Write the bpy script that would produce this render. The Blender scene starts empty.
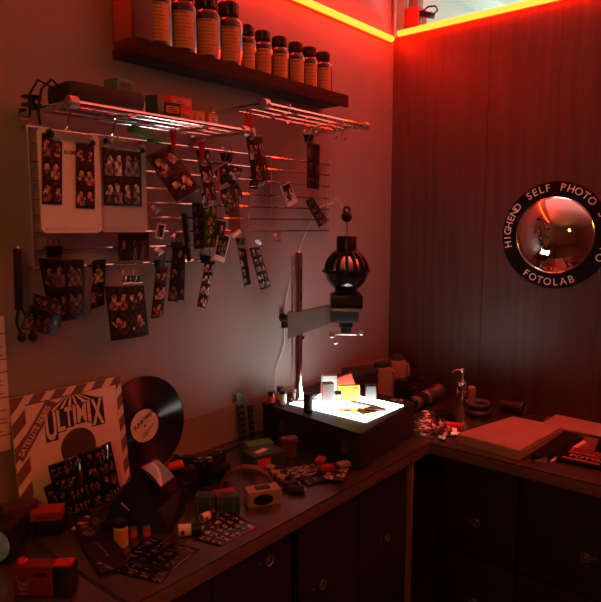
import bpy, bmesh, math, random
from mathutils import Vector, Matrix, Euler
PI = math.pi
R = math.radians
SC = bpy.context.scene
COL = SC.collection

# ------------------------------------------------------------ camera, world, light, exposure
cd = bpy.data.cameras.new('camera'); cam = bpy.data.objects.new('camera', cd); COL.objects.link(cam)
cam.location = (-2.5, -1.556, 1.65)
cam.rotation_euler = (R(90 - 6.74), 0, R(40.1 - 90))
cd.sensor_fit = 'HORIZONTAL'; cd.sensor_width = 36; cd.lens = 36 * 617.6 / 601
cd.clip_start = .02
SC.camera = cam
W = bpy.data.worlds.new('world'); SC.world = W; W.use_nodes = True
W.node_tree.nodes['Background'].inputs[0].default_value = (.5, .12, .06, 1)
W.node_tree.nodes['Background'].inputs[1].default_value = .01
SC.view_settings.view_transform = 'Standard'; SC.view_settings.look = 'None'
SC.view_settings.gamma = 1; SC.view_settings.use_curve_mapping = False
SC.view_settings.exposure = 0
LED = (66.0, 0.85, 0.06)        # over-exposed red tube
PANEL = 15.0                      # light table

def area(name, loc, target, size, power, color):
    l = bpy.data.lights.new(name, 'AREA'); l.shape = 'DISK'; l.size = size; l.energy = power; l.color = color
    o = bpy.data.objects.new(name, l); COL.objects.link(o); o.location = loc
    o.rotation_euler = (Vector(target) - Vector(loc)).to_track_quat('-Z', 'Y').to_euler()
    return o
area('warm_room_lamp', (-3.3, -2.0, 2.25), (-1.9, 0, 1.2), .35, 8.5, (1, .34, .045))
area('next_room_lamp', (2.6, -1.2, 1.6), (1.6, -.6, 3.0), .6, 60, (.84, 1, .93))

# ------------------------------------------------------------ materials
def mat(name, c, rough=.6, metal=0, spec=.5, noise=0, nscale=8, bump=0, emit=None, es=0, trans=0, alpha=1, coat=0):
    m = bpy.data.materials.new(name); m.use_nodes = True
    nt = m.node_tree; b = nt.nodes['Principled BSDF']
    b.inputs['Base Color'].default_value = (*c, 1); b.inputs['Roughness'].default_value = rough
    b.inputs['Metallic'].default_value = metal; b.inputs['Specular IOR Level'].default_value = spec
    b.inputs['Coat Weight'].default_value = coat
    if trans: b.inputs['Transmission Weight'].default_value = trans
    if alpha < 1: b.inputs['Alpha'].default_value = alpha
    if emit:
        b.inputs['Emission Color'].default_value = (*emit, 1); b.inputs['Emission Strength'].default_value = es
    if noise or bump:
        tc = nt.nodes.new('ShaderNodeTexCoord'); n = nt.nodes.new('ShaderNodeTexNoise')
        n.inputs['Scale'].default_value = nscale; n.inputs['Detail'].default_value = 6
        nt.links.new(tc.outputs['Object'], n.inputs['Vector'])
        if noise:
            r = nt.nodes.new('ShaderNodeValToRGB')
            r.color_ramp.elements[0].color = (*[x * (1 - noise) for x in c], 1); r.color_ramp.elements[0].position = .3
            r.color_ramp.elements[1].color = (*[min(1, x * (1 + noise)) for x in c], 1); r.color_ramp.elements[1].position = .7
            nt.links.new(n.outputs[0], r.inputs[0]); nt.links.new(r.outputs[0], b.inputs['Base Color'])
        if bump:
            bp = nt.nodes.new('ShaderNodeBump'); bp.inputs['Strength'].default_value = bump; bp.inputs['Distance'].default_value = .01
            nt.links.new(n.outputs[0], bp.inputs['Height']); nt.links.new(bp.outputs[0], b.inputs['Normal'])
    return m
def woodmat(name, c0, c1, stretch=(60, 60, 2.0), rough=.45, bump=.15):
    m = mat(name, c0, rough); nt = m.node_tree; b = nt.nodes['Principled BSDF']
    tc = nt.nodes.new('ShaderNodeTexCoord'); mp = nt.nodes.new('ShaderNodeMapping'); mp.inputs['Scale'].default_value = stretch
    n = nt.nodes.new('ShaderNodeTexNoise'); n.inputs['Scale'].default_value = 1; n.inputs['Detail'].default_value = 8; n.inputs['Distortion'].default_value = .6
    r = nt.nodes.new('ShaderNodeValToRGB'); r.color_ramp.elements[0].position = .35; r.color_ramp.elements[1].position = .68
    r.color_ramp.elements[0].color = (*c0, 1); r.color_ramp.elements[1].color = (*c1, 1)
    nt.links.new(tc.outputs['Object'], mp.inputs[0]); nt.links.new(mp.outputs[0], n.inputs['Vector'])
    nt.links.new(n.outputs[0], r.inputs[0]); nt.links.new(r.outputs[0], b.inputs['Base Color'])
    bp = nt.nodes.new('ShaderNodeBump'); bp.inputs['Strength'].default_value = bump; bp.inputs['Distance'].default_value = .003
    nt.links.new(n.outputs[0], bp.inputs['Height']); nt.links.new(bp.outputs[0], b.inputs['Normal'])
    return m
M = {}
M['wall'] = mat('grey_wall_paint', (.25, .215, .20), .6, noise=.05, nscale=3, bump=.03)
M['splash'] = mat('splash_board', (.26, .20, .17), .6, noise=.05, nscale=5)
M['panel_wood'] = woodmat('dark_wood_panel', (.060, .024, .020), (.092, .039, .033), (38, 38, 1.6), .42)
M['shelf_wood'] = woodmat('shelf_wood', (.030, .011, .009), (.055, .022, .017), (3, 60, 60), .8)
M['edge_wood'] = woodmat('edge_wood', (.25, .12, .07), (.35, .18, .11), (60, 60, 2), .45)
M['next'] = mat('pale_paint', (.84, .92, .84), .8, noise=.03, nscale=2)
M['shelf_wood'].node_tree.nodes['Principled BSDF'].inputs['Specular IOR Level'].default_value = .15
M['floor'] = mat('floor_tile', (.10, .08, .075), .5, noise=.2, nscale=6)
M['steel'] = mat('worktop_steel', (.17, .145, .14), .24, metal=.75, noise=.12, nscale=14, bump=.02)
M['edge_steel'] = mat('worktop_edge', (.20, .15, .13), .4, metal=.4, noise=.1, nscale=20)
M['cab'] = mat('black_cabinet', (.018, .015, .015), .45, noise=.2, nscale=9)
M['chrome'] = mat('chrome', (.82, .82, .82), .12, metal=1)
M['brushed'] = mat('brushed_metal', (.45, .44, .43), .35, metal=.9, noise=.1, nscale=30)
M['mirror'] = mat('mirror', (.80, .79, .78), .03, metal=1)
M['black'] = mat('black_plastic', (.010, .009, .009), .35, spec=.35)
M['blackgloss'] = mat('gloss_black', (.008, .008, .008), .12)
M['matteblack'] = mat('matte_black', (.022, .021, .021), .6, noise=.2, nscale=30)
M['boxblack'] = mat('painted_black_wood', (.018, .020, .023), .5, spec=.3, noise=.2, nscale=12, bump=.05)
M['vinyl'] = mat('vinyl', (.008, .008, .009), .22)
M['rubber'] = mat('rubber', (.01, .01, .01), .8)
M['grey'] = mat('grey_enamel', (.23, .22, .22), .42, noise=.08, nscale=20)
M['white'] = mat('white_plastic', (.75, .74, .72), .45)
M['paper'] = mat('paper', (.72, .68, .62), .8, noise=.03, nscale=20)
M['cream'] = mat('cream_card', (.70, .60, .50), .7, noise=.05, nscale=10)
M['oldpaper'] = mat('dull_paper', (.36, .27, .23), .8, noise=.04, nscale=20)
M['cartonwhite'] = mat('carton_white', (.30, .30, .30), .6)
M['slate'] = mat('slate_grey', (.085, .088, .09), .5)
M['dullred'] = mat('dull_red_card', (.30, .025, .02), .65)
M['dullcream'] = mat('dull_cream_card', (.34, .24, .17), .7)
M['brownink'] = mat('brown_ink', (.22, .12, .08), .7)
M['jug'] = mat('jug_plastic', (.40, .21, .18), .5)
M['bodyred'] = mat('camera_red', (.17, .008, .008), .4)
M['satin'] = mat('satin_chrome', (.80, .80, .80), .26, metal=.9)
M['gold'] = mat('gold_line', (.16, .10, .045), .5)
M['peg'] = mat('red_peg', (.42, .010, .010), .35)
M['kraft'] = mat('kraft_card', (.42, .27, .17), .8, noise=.08, nscale=20)
M['clear'] = mat('milky_acrylic', (.72, .72, .70), .3, noise=.03, nscale=6, coat=.3)
M['clear2'] = mat('grey_acrylic', (.46, .46, .45), .3, noise=.04, nscale=6, coat=.3)
M['label'] = mat('bottle_label', (.62, .27, .10), .7)
M['ink'] = mat('ink', (.02, .018, .018), .7)
M['amber'] = mat('amber_glass', (.035, .007, .004), .14, coat=.5)
M['red'] = mat('red_plastic', (.55, .012, .012), .4)
M['redcard'] = mat('red_card', (.62, .05, .03), .6)
M['orange'] = mat('orange_card', (.68, .20, .06), .6)
M['green'] = mat('green_card', (.06, .22, .07), .6, noise=.15, nscale=30)
M['darkgreen'] = mat('dark_green_card', (.02, .06, .03), .6)
M['lime'] = mat('lime_card', (.36, .50, .03), .6)
M['yellow'] = mat('yellow_card', (.75, .52, .03), .6)
M['leather'] = mat('brown_leather', (.11, .04, .024), .55, noise=.25, nscale=40)
M['brown'] = mat('dark_brown', (.07, .03, .02), .55, noise=.2, nscale=20)
M['maroon'] = mat('maroon_stripe', (.17, .075, .07), .7)
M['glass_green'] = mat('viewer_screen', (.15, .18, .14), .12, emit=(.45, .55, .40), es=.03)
M['silver'] = mat('silver_print', (.5, .5, .5), .3, metal=.8)
M['led'] = mat('led_tube', (.5, .02, .01), .5, emit=LED, es=1)
M['light'] = mat('opal_light_panel', (.9, .9, .9), .5, emit=(.96, 1, .97), es=PANEL)
M['film'] = mat('film', (.03, .016, .010), .2)
M['clearfilm'] = mat('translucent_film', (.16, .05, .02), .2, alpha=.6)
M['lens'] = mat('lens_glass', (.02, .02, .03), .04, coat=1)
M['glass'] = mat('clear_glass', (1, 1, 1), .02, trans=1)
M['cable'] = mat('pale_cable', (.55, .52, .50), .5)
# photographs: corner colours of the print itself
pm = bpy.data.materials.new('photo_print'); pm.use_nodes = True
_b = pm.node_tree.nodes['Principled BSDF']; _a = pm.node_tree.nodes.new('ShaderNodeAttribute'); _a.attribute_name = 'Col'
pm.node_tree.links.new(_a.outputs['Color'], _b.inputs['Base Color']); _b.inputs['Roughness'].default_value = .35; _b.inputs['Specular IOR Level'].default_value = .25
M['photo'] = pm
pg = pm.copy(); pg.name = 'glossy_print'; pg.node_tree.nodes['Principled BSDF'].inputs['Roughness'].default_value = .09
pg.node_tree.nodes['Principled BSDF'].inputs['Coat Weight'].default_value = .5
M['photogloss'] = pg

# ------------------------------------------------------------ mesh helper
class B:
    def __init__(s): s.bm = bmesh.new(); s.mats = []; s.mi = 0
    def m(s, key):
        if key not in s.mats: s.mats.append(key)
        s.mi = s.mats.index(key); return s
    def _fin(s, faces):
        for f in faces: f.material_index = s.mi
    def box(s, c, d, rot=None, bev=0, taper=None):
        n0 = len(s.bm.faces); vs = []
        hx, hy, hz = d[0] / 2, d[1] / 2, d[2] / 2
        mt = Euler(rot).to_matrix() if rot else Matrix.Identity(3)
        tmp = bmesh.new()
        for z in (-hz, hz):
            k = taper if (taper and z > 0) else 1
            for x, y in ((-hx, -hy), (hx, -hy), (hx, hy), (-hx, hy)):
                tmp.verts.new((x * k, y * k, z))
        tmp.verts.ensure_lookup_table(); v = tmp.verts
        for q in ((3, 2, 1, 0), (4, 5, 6, 7), (0, 1, 5, 4), (1, 2, 6, 5), (2, 3, 7, 6), (3, 0, 4, 7)):
            tmp.faces.new([v[i] for i in q])
        if bev: bmesh.ops.bevel(tmp, geom=list(tmp.edges), offset=bev, segments=2, affect='EDGES', profile=.6)
        s._merge(tmp, mt, Vector(c)); return s
    def _merge(s, tmp, mt, c):
        mp = {}
        for v in tmp.verts: mp[v] = s.bm.verts.new(mt @ v.co + c)
        for f in tmp.faces:
            try: nf = s.bm.faces.new([mp[v] for v in f.verts]); nf.material_index = s.mi
            except ValueError: pass
        tmp.free()
    def hull(s, bottom, top):
        """prism between two rings of points"""
        n = len(bottom)
        b = [s.bm.verts.new(p) for p in bottom]; t = [s.bm.verts.new(p) for p in top]
        fs = [s.bm.faces.new(list(reversed(b))), s.bm.faces.new(t)]
        for i in range(n): fs.append(s.bm.faces.new((b[i], b[(i + 1) % n], t[(i + 1) % n], t[i])))
        s._fin(fs); return s
    def lathe(s, prof, o=(0, 0, 0), axis=(0, 0, 1), seg=24, scale=(1, 1)):
        q = Vector((0, 0, 1)).rotation_difference(Vector(axis).normalized()).to_matrix(); o = Vector(o)
        rings = []
        for r, z in prof:
            if r < 1e-6: rings.append([s.bm.verts.new(o + q @ Vector((0, 0, z)))])
            else: rings.append([s.bm.verts.new(o + q @ Vector((r * math.cos(2 * PI * i / seg) * scale[0], r * math.sin(2 * PI * i / seg) * scale[1], z))) for i in range(seg)])
        fs = []
        for a, b in zip(rings, rings[1:]):
            for i in range(seg):
                j = (i + 1) % seg
                if len(a) == 1 and len(b) == 1: continue
                if len(a) == 1: fs.append(s.bm.faces.new((a[0], b[j], b[i])))
                elif len(b) == 1: fs.append(s.bm.faces.new((a[i], a[j], b[0])))
                else: fs.append(s.bm.faces.new((a[i], a[j], b[j], b[i])))
        s._fin(fs); return s
    def cyl(s, p0, p1, r, r1=None, seg=16, bev=0):
        p0, p1 = Vector(p0), Vector(p1); L = (p1 - p0).length; r1 = r if r1 is None else r1
        if bev: prof = [(0, 0), (r - bev, 0), (r, bev), (r1, L - bev), (r1 - bev, L), (0, L)]
        else: prof = [(0, 0), (r, 0), (r1, L), (0, L)]
        return s.lathe(prof, p0, p1 - p0, seg)
    def ball(s, c, r, seg=20, squash=1):
        n = seg // 2
        return s.lathe([(r * math.sin(PI * i / n), -r * squash * math.cos(PI * i / n)) for i in range(n + 1)], c, (0, 0, 1), seg)
    def tube(s, pts, r, seg=8, closed=False):
        pts = [Vector(p) for p in pts]; n = len(pts); rings = []; up = None
        for i, p in enumerate(pts):
            if closed: t = pts[(i + 1) % n] - pts[i - 1]
            else: t = pts[min(i + 1, n - 1)] - pts[max(i - 1, 0)]
            t.normalize()
            if up is None: up = t.orthogonal().normalized()
            up = (up - t * up.dot(t)); up = up.normalized() if up.length > 1e-6 else t.orthogonal().normalized()
            w = t.cross(up)
            rings.append([s.bm.verts.new(p + (up * math.cos(2 * PI * k / seg) + w * math.sin(2 * PI * k / seg)) * r) for k in range(seg)])
        fs = []; rng = range(n) if closed else range(n - 1)
        for i in rng:
            a, b = rings[i], rings[(i + 1) % n]
            for k in range(seg): fs.append(s.bm.faces.new((a[k], a[(k + 1) % seg], b[(k + 1) % seg], b[k])))
        if not closed: fs += [s.bm.faces.new(list(reversed(rings[0]))), s.bm.faces.new(rings[-1])]
        s._fin(fs); return s
    def torus(s, c, r, rr, axis=(0, 0, 1), seg=28, a0=0, a1=2 * PI, rseg=8):
        q = Vector((0, 0, 1)).rotation_difference(Vector(axis).normalized()).to_matrix(); c = Vector(c)
        full = abs(a1 - a0 - 2 * PI) < 1e-4
        n = seg if full else seg + 1
        return s.tube([c + q @ Vector((r * math.cos(a0 + (a1 - a0) * i / seg), r * math.sin(a0 + (a1 - a0) * i / seg), 0)) for i in range(n)], rr, rseg, full)
    def poly(s, pts, th=(0, 0, .001)):
        """flat outline with a thickness vector"""
        t = Vector(th)
        return s.hull([Vector(p) for p in pts], [Vector(p) + t for p in pts])
    def text(s, string, size, mtx, depth=.0006, bold=0, align='CENTER', sx=1):
        cu = bpy.data.curves.new('t', 'FONT'); cu.body = string; cu.size = size; cu.extrude = depth; cu.offset = bold
        cu.align_x = align; cu.align_y = 'CENTER'; cu.resolution_u = 3
        o = bpy.data.objects.new('t', cu); COL.objects.link(o)
        me = bpy.data.meshes.new_from_object(o); bpy.data.objects.remove(o)
        tmp = bmesh.new(); tmp.from_mesh(me); bpy.data.meshes.remove(me)
        for v in tmp.verts: v.co.x *= sx
        m4 = Matrix(mtx); s._merge(tmp, m4.to_3x3(), m4.translation); return s
    def build(s, name, parent=None, loc=None, rot=None, sharp=35):
        bmesh.ops.recalc_face_normals(s.bm, faces=s.bm.faces)
        for f in s.bm.faces: f.smooth = True
        for e in s.bm.edges:
            if len(e.link_faces) == 2 and e.calc_face_angle(0) > R(sharp): e.smooth = False
        me = bpy.data.meshes.new(name); s.bm.to_mesh(me); s.bm.free()
        for k in s.mats: me.materials.append(M[k])
        o = bpy.data.objects.new(name, me); COL.objects.link(o)
        if loc: o.location = loc
        if rot: o.rotation_euler = rot
        if parent: o.parent = parent
        return o
def frame(o, x, y):
    """matrix with given origin, x direction and y direction (for lettering)"""
    x = Vector(x).normalized(); y = Vector(y); y = (y - x * y.dot(x)).normalized(); z = x.cross(y)
    m = Matrix((x, y, z)).transposed().to_4x4(); m.translation = Vector(o); return m
def thing(name, label, cat, loc=(0, 0, 0), rz=0, group=None, rot=None):
    o = bpy.data.objects.new(name, None); COL.objects.link(o); o.location = loc
    o.rotation_euler = rot if rot else (0, 0, rz); o.empty_display_size = .05
    o['label'] = label; o['category'] = cat
    if group: o['group'] = group
    return o
def tag(o, label, cat, group=None):
    o['label'] = label; o['category'] = cat
    if group: o['group'] = group
    return o
def struct(o): o['kind'] = 'structure'; return o
def dup(root, loc=None, rz=None, label=None):
    r = root.copy(); COL.objects.link(r)
    if loc is not None: r.location = loc
    if rz is not None: r.rotation_euler = (0, 0, rz)
    if label: r['label'] = label
    for ch in list(root.children):
        c = ch.copy(); COL.objects.link(c); c.parent = r
        for g in list(ch.children):
            d = g.copy(); COL.objects.link(d); d.parent = c
    return r

# ------------------------------------------------------------ the room
ZC = .90; CZ = 2.86
struct(B().m('floor').box((-.0, -1.9, -.05), (9.2, 4.0, .1)).build('floor'))
struct(B().m('next').box((-.0, -1.9, CZ + .05), (9.2, 4.0, .1)).build('ceiling'))
struct(B().m('wall').box((-2.3, .05, CZ / 2), (4.6, .1, CZ)).build('wall_left'))
struct(B().m('splash').box((-2.3, -.004, .965), (4.6, .008, .128)).box((-2.3, -.006, 1.0305), (4.6, .012, .004)).build('trim_backsplash'))
w = B().m('panel_wood')
y = 0.0
for wd in (.46, .46, .62, .62, .62, .62):           # tall veneer boards with fine joints
    w.box((.0175, y - wd / 2, 1.25), (.035, wd - .002, 2.5)); y -= wd
struct(w.build('wall_right'))
struct(B().m('wall').box((-4.65, -1.9, CZ / 2), (.1, 4.0, CZ)).build('wall_behind'))
struct(B().m('wall').box((-2.3, -3.95, CZ / 2), (4.6, .1, CZ)).box((2.3, -3.95, CZ / 2), (4.6, .1, CZ)).build('wall_front'))
struct(B().m('next').box((2.35, .05, CZ / 2), (4.5, .1, CZ)).build('wall_next_room'))
struct(B().m('next').box((4.65, -1.9, CZ / 2), (.1, 4.0, CZ)).build('wall_next_room_far'))
# slim rails across the pale ceiling of the next room
for y in (-.03, -.19, -.60):
    struct(B().m('next').box((2.32, y, CZ - .022), (4.5, .022, .044), bev=.004).build('trim_ceiling'))
tag(B().m('rubber').tube([(.02, -.05, 2.52), (.022, -.12, 2.528), (.02, -.19, 2.523), (.025, -.26, 2.532), (.02, -.36, 2.530)], .004).build('thin_cable'), 'thin dark cable lying along the top of the wood wall', 'cable')
struct(B().m('brushed').cyl((-.012, -.012, 2.5), (-.012, -.012, CZ), .009).build('trim_corner_pipe'))
# LED profiles
def led(name, a, b, label, off):
    t = thing(name, label, 'light strip', a, group=None)
    a, b = Vector(a), Vector(b); d = b - a
    x = B().m('led').cyl((0, 0, 0), d, .0125, seg=14); x.build('diffuser_tube', t)
    o = Vector(off); B().m('grey').hull([p + o * .016 for p in (Vector((0, 0, -.014)), d + Vector((0, 0, -.014)), d + Vector((0, 0, .014)), Vector((0, 0, .014)))],
        [p + o * .010 for p in (Vector((0, 0, -.014)), d + Vector((0, 0, -.014)), d + Vector((0, 0, .014)), Vector((0, 0, .014)))]).build('mounting_channel', t)
    return t
led("led_strip", (-1.75, -.016, 2.488), (-.035, -.016, 2.488), 'glowing red LED strip along the top of the grey left wall', (0, 1, 0))
led('led_strip', (-.016, -.035, 2.512), (-.016, -3.85, 2.512), 'glowing red LED strip along the top of the dark wood wall', (1, 0, 0))

# column piece and small camera above the corner
t = thing('red_lit_column', 'column piece above the corner behind the wood wall, red LED light in its colour', 'box', (.125, -.005, 2.50))
B().m('redcard').box((0, -.035, .075), (.085, .07, .15), bev=.004).build('housing', t)  # red base colour stands for the LED light falling on the column
B().m('grey').box((0, -.035, .185), (.05, .05, .07), bev=.004).build('cap', t)
t = thing('wall_camera', 'small dark camera with a looping cable above the corner', 'camera', (.115, -.10, 2.60))
B().m('black').box((0, 0, .012), (.035, .075, .024), rot=(R(18), 0, 0), bev=.005).build('body', t)
B().m('white').cyl((0, .03, -.002), (0, .03, -.03), .006).build('bracket', t)
B().m('rubber').tube([(0, .02, .03), (0, -.01, .045), (0, -.045, .04), (0, -.058, .02), (0, -.035, .004)], .004).build('cable', t)

# ------------------------------------------------------------ worktops and cabinets
AF, BF = -.552, -.602      # counter front lines
def slab(name, x0, x1, y0, y1, label):
    t = thing(name, label, 'worktop', ((x0 + x1) / 2, (y0 + y1) / 2, ZC))
    B().m('steel').box((0, 0, -.003), (x1 - x0, y1 - y0, .006), bev=.0028).build('top_sheet', t)
    B().m('edge_steel').box((0, 0, -.0235), (x1 - x0 - .002, y1 - y0 - .002, .035), bev=.002).build('core', t)
    return t
slab('worktop', -3.0, -1.842, AF, -.009, 'brushed steel worktop left of the black seam')
slab('worktop', -1.832, BF + .001, AF, -.009, 'long brushed steel worktop under the wire grid, right of the seam')
slab('worktop', BF + .002, -.002, -2.2, -.009, 'steel worktop along the dark wood wall')
tag(B().m('rubber').box((-1.837, (AF - .009) / 2, ZC - .01), (.009, AF * -1 - .01, .018)).build('joint_strip'), 'black joint strip between the two left steel worktops', 'strip')
def ringpull(parent, p, n, key):
    """ring pull on a rosette, n = outward normal"""
    n = Vector(n); p = Vector(p)
    h = B().m('brushed').cyl(p, p + n * .004, .007).torus(p + n * .006, .013, .0017, n).build('ring_pull', parent)
    k = p + Vector(key); B().m('brushed').cyl(k, k + n * .002, .004).build('keyhole', parent)
def cabinet(loc, size, doors, label, pulls, n):
    """size (along, depth, height); origin on the floor at the middle of the front"""
    t = thing('cabinet', label, 'cabinet', loc)
    n = Vector(n); a = Vector((n.y, -n.x, 0)) if abs(n.y) > .5 else Vector((0, 1, 0))
    L, D, H = size
    def bx(b, c_along, c_out, z, dl, dd, dz, bev=.002):
        c = a * c_along + n * c_out + Vector((0, 0, z)); d = [0, 0, dz]
        d[0 if abs(a.x) > .5 else 1] = dl; d[1 if abs(a.x) > .5 else 0] = dd
        return b.box(c, d, bev=bev)
    bx(B().m('cab'), 0, -D / 2 - .018, H / 2 + .04, L, D - .036, H - .08).build('carcass', t)
    bx(B().m('rubber'), 0, -D / 2 - .06, .03, L - .01, D - .14, .06).build('plinth', t)
    for (c0, c1, z0, z1, kind), pl in zip(doors, pulls):
        d = bx(B().m('cab'), (c0 + c1) / 2, -.009, (z0 + z1) / 2, c1 - c0 - .006, .018, z1 - z0 - .006, .003).build(kind, t)
        if pl:
            ringpull(d, a * pl[0] + Vector((0, 0, pl[1])), n, a * pl[2])
    return t
# left run, fronts at y=-.53 (outward -y): a = (n.y,-n.x)= (-1,0,0)
H = .855
cabinet((-1.005, -.53, 0), (.58, .50, H), [(-.285, 0, .06, H, 'door'), (0, .285, .06, H, 'door')],
        'black cabinet with two ring-pull doors under the steel worktop, nearest the inner corner', [(-.16, .64, .03), (.185, .637, .035)], (0, -1, 0))
cabinet((-1.60, -.53, 0), (.58, .50, H), [(-.285, 0, .06, H, 'door'), (0, .285, .06, H, 'door')],
        'black cabinet under the steel worktop, left of the two ring-pull doors', [(-.19, .805, .03), None], (0, -1, 0))
# right run, fronts at x=-.57 (outward -x)
cabinet((-.57, -.72, 0), (.28, .55, H), [(-.14, .14, .52, H, 'drawer'), (-.14, .14, .22, .52, 'drawer'), (-.14, .14, .06, .22, 'drawer')],
        'narrow black drawer unit beside the wooden edge strip', [(0, .648, .024), (0, .357, .024), None], (-1, 0, 0))
cabinet((-.57, -1.075, 0), (.42, .55, H), [(-.21, .21, .52, H, 'drawer'), (-.21, .21, .22, .52, 'drawer'), (-.21, .21, .06, .22, 'drawer')],
        'wider black drawer unit at the right edge under the steel worktop', [(0, .65, -.024), (0, .357, -.024), None], (-1, 0, 0))
struct(B().m('edge_wood').box((-.704, -.535, .43), (.012, .02, .855), bev=.002).build('trim_corner_post'))
struct(B().m('cab').box((-.645, -.40, .43), (.10, .02, .855)).build('trim_corner_filler'))

# ------------------------------------------------------------ pictures
SKIN = [(.68, .40, .26), (.75, .48, .34), (.56, .32, .21)]
def paint(cw, chh, rnd, style):
    """one picture: cw x chh colours; heads, hair and bodies of two sitters"""
    pal = {'warm': ((.055, .03, .022), SKIN, [(.62, .50, .42), (.08, .04, .03), (.36, .14, .09), (.04, .04, .05)]),
           'bw': ((.03, .03, .032), [(.70, .70, .70), (.55, .55, .56), (.78, .78, .78)], [(.85, .85, .85), (.1, .1, .1), (.3, .3, .3)]),
           'dark': ((.012, .010, .010), [(.28, .16, .11), (.20, .11, .08)], [(.08, .055, .045), (.012, .010, .010), (.20, .15, .13)]),
           'pink': ((.03, .02, .02), [(.62, .38, .34), (.7, .45, .4)], [(.6, .3, .35), (.65, .6, .6), (.06, .03, .04)]),
           'green': ((.03, .12, .03), [(.45, .40, .08), (.25, .35, .10)], [(.10, .30, .06), (.02, .06, .02), (.5, .4, .06)])}[style]
    bg, skin, cloth = pal
    g = [[tuple(c * rnd.uniform(.6, 1.5) for c in bg) for _ in range(cw)] for _ in range(chh)]
    n = rnd.choice((1, 2, 2)); side = chh > cw * 1.3
    for k in range(n):
        cx = (k + .5) / n + rnd.uniform(-.08, .08); cy = rnd.uniform(.55, .68); sk = rnd.choice(skin); cl = rnd.choice(cloth)
        rw = .19 if n == 2 else .22; rh = rw * cw / chh * 1.25; lean = rnd.uniform(-.25, .25)
        hand = (cx + rnd.uniform(-.25, .25), cy - rnd.uniform(.1, .3))
        for j in range(chh):
            for i in range(cw):
                u = (i + .5) / cw; v = (j + .5) / chh; x = u - cx - lean * (v - cy) * .5
                if v < cy - rh * .75 and abs(x) < rw * (1.25 - .2 * v): g[j][i] = tuple(c * rnd.uniform(.75, 1.2) for c in cl)
                if (x / (rw * 1.15)) ** 2 + ((v - cy - rh * .15) / (rh * 1.2)) ** 2 < 1: g[j][i] = tuple(c * .35 for c in bg)
                if (x / (rw * .78)) ** 2 + ((v - cy + rh * .12) / (rh * .85)) ** 2 < 1: g[j][i] = tuple(c * rnd.uniform(.85, 1.12) for c in sk)
                if (u - hand[0]) ** 2 + ((v - hand[1]) * chh / cw) ** 2 < .008: g[j][i] = sk
    for k in range(5):                    # arms, collars, props
        x0, y0, x1, y1 = [rnd.random() for _ in range(4)]; x1 = x0 + (x1 - .5) * .6; y1 = y0 + (y1 - .5) * .6
        c = rnd.choice(list(cloth) + list(skin) + [bg, bg]); th = rnd.uniform(.03, .07)
        for j in range(chh):
            for i in range(cw):
                u = (i + .5) / cw - x0; v = (j + .5) / chh - y0; d = max(1e-6, (x1 - x0) ** 2 + (y1 - y0) ** 2)
                k_ = max(0, min(1, (u * (x1 - x0) + v * (y1 - y0)) / d))
                if math.hypot(u - k_ * (x1 - x0), v - k_ * (y1 - y0)) < th and v + y0 < .62: g[j][i] = c
    fx, fy, ph = rnd.uniform(5, 9), rnd.uniform(4, 8), rnd.uniform(0, 6)
    for j in range(chh):
        for i in range(cw):
            q = (.62 + .5 * math.sin(fx * i / cw * 2 + ph) * math.sin(fy * j / chh * 2 + ph * 2)) * rnd.uniform(.55, 1.35)
            g[j][i] = tuple(min(1, a * q) for a in g[j][i])
    return g
_photo_seed = [7]
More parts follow.
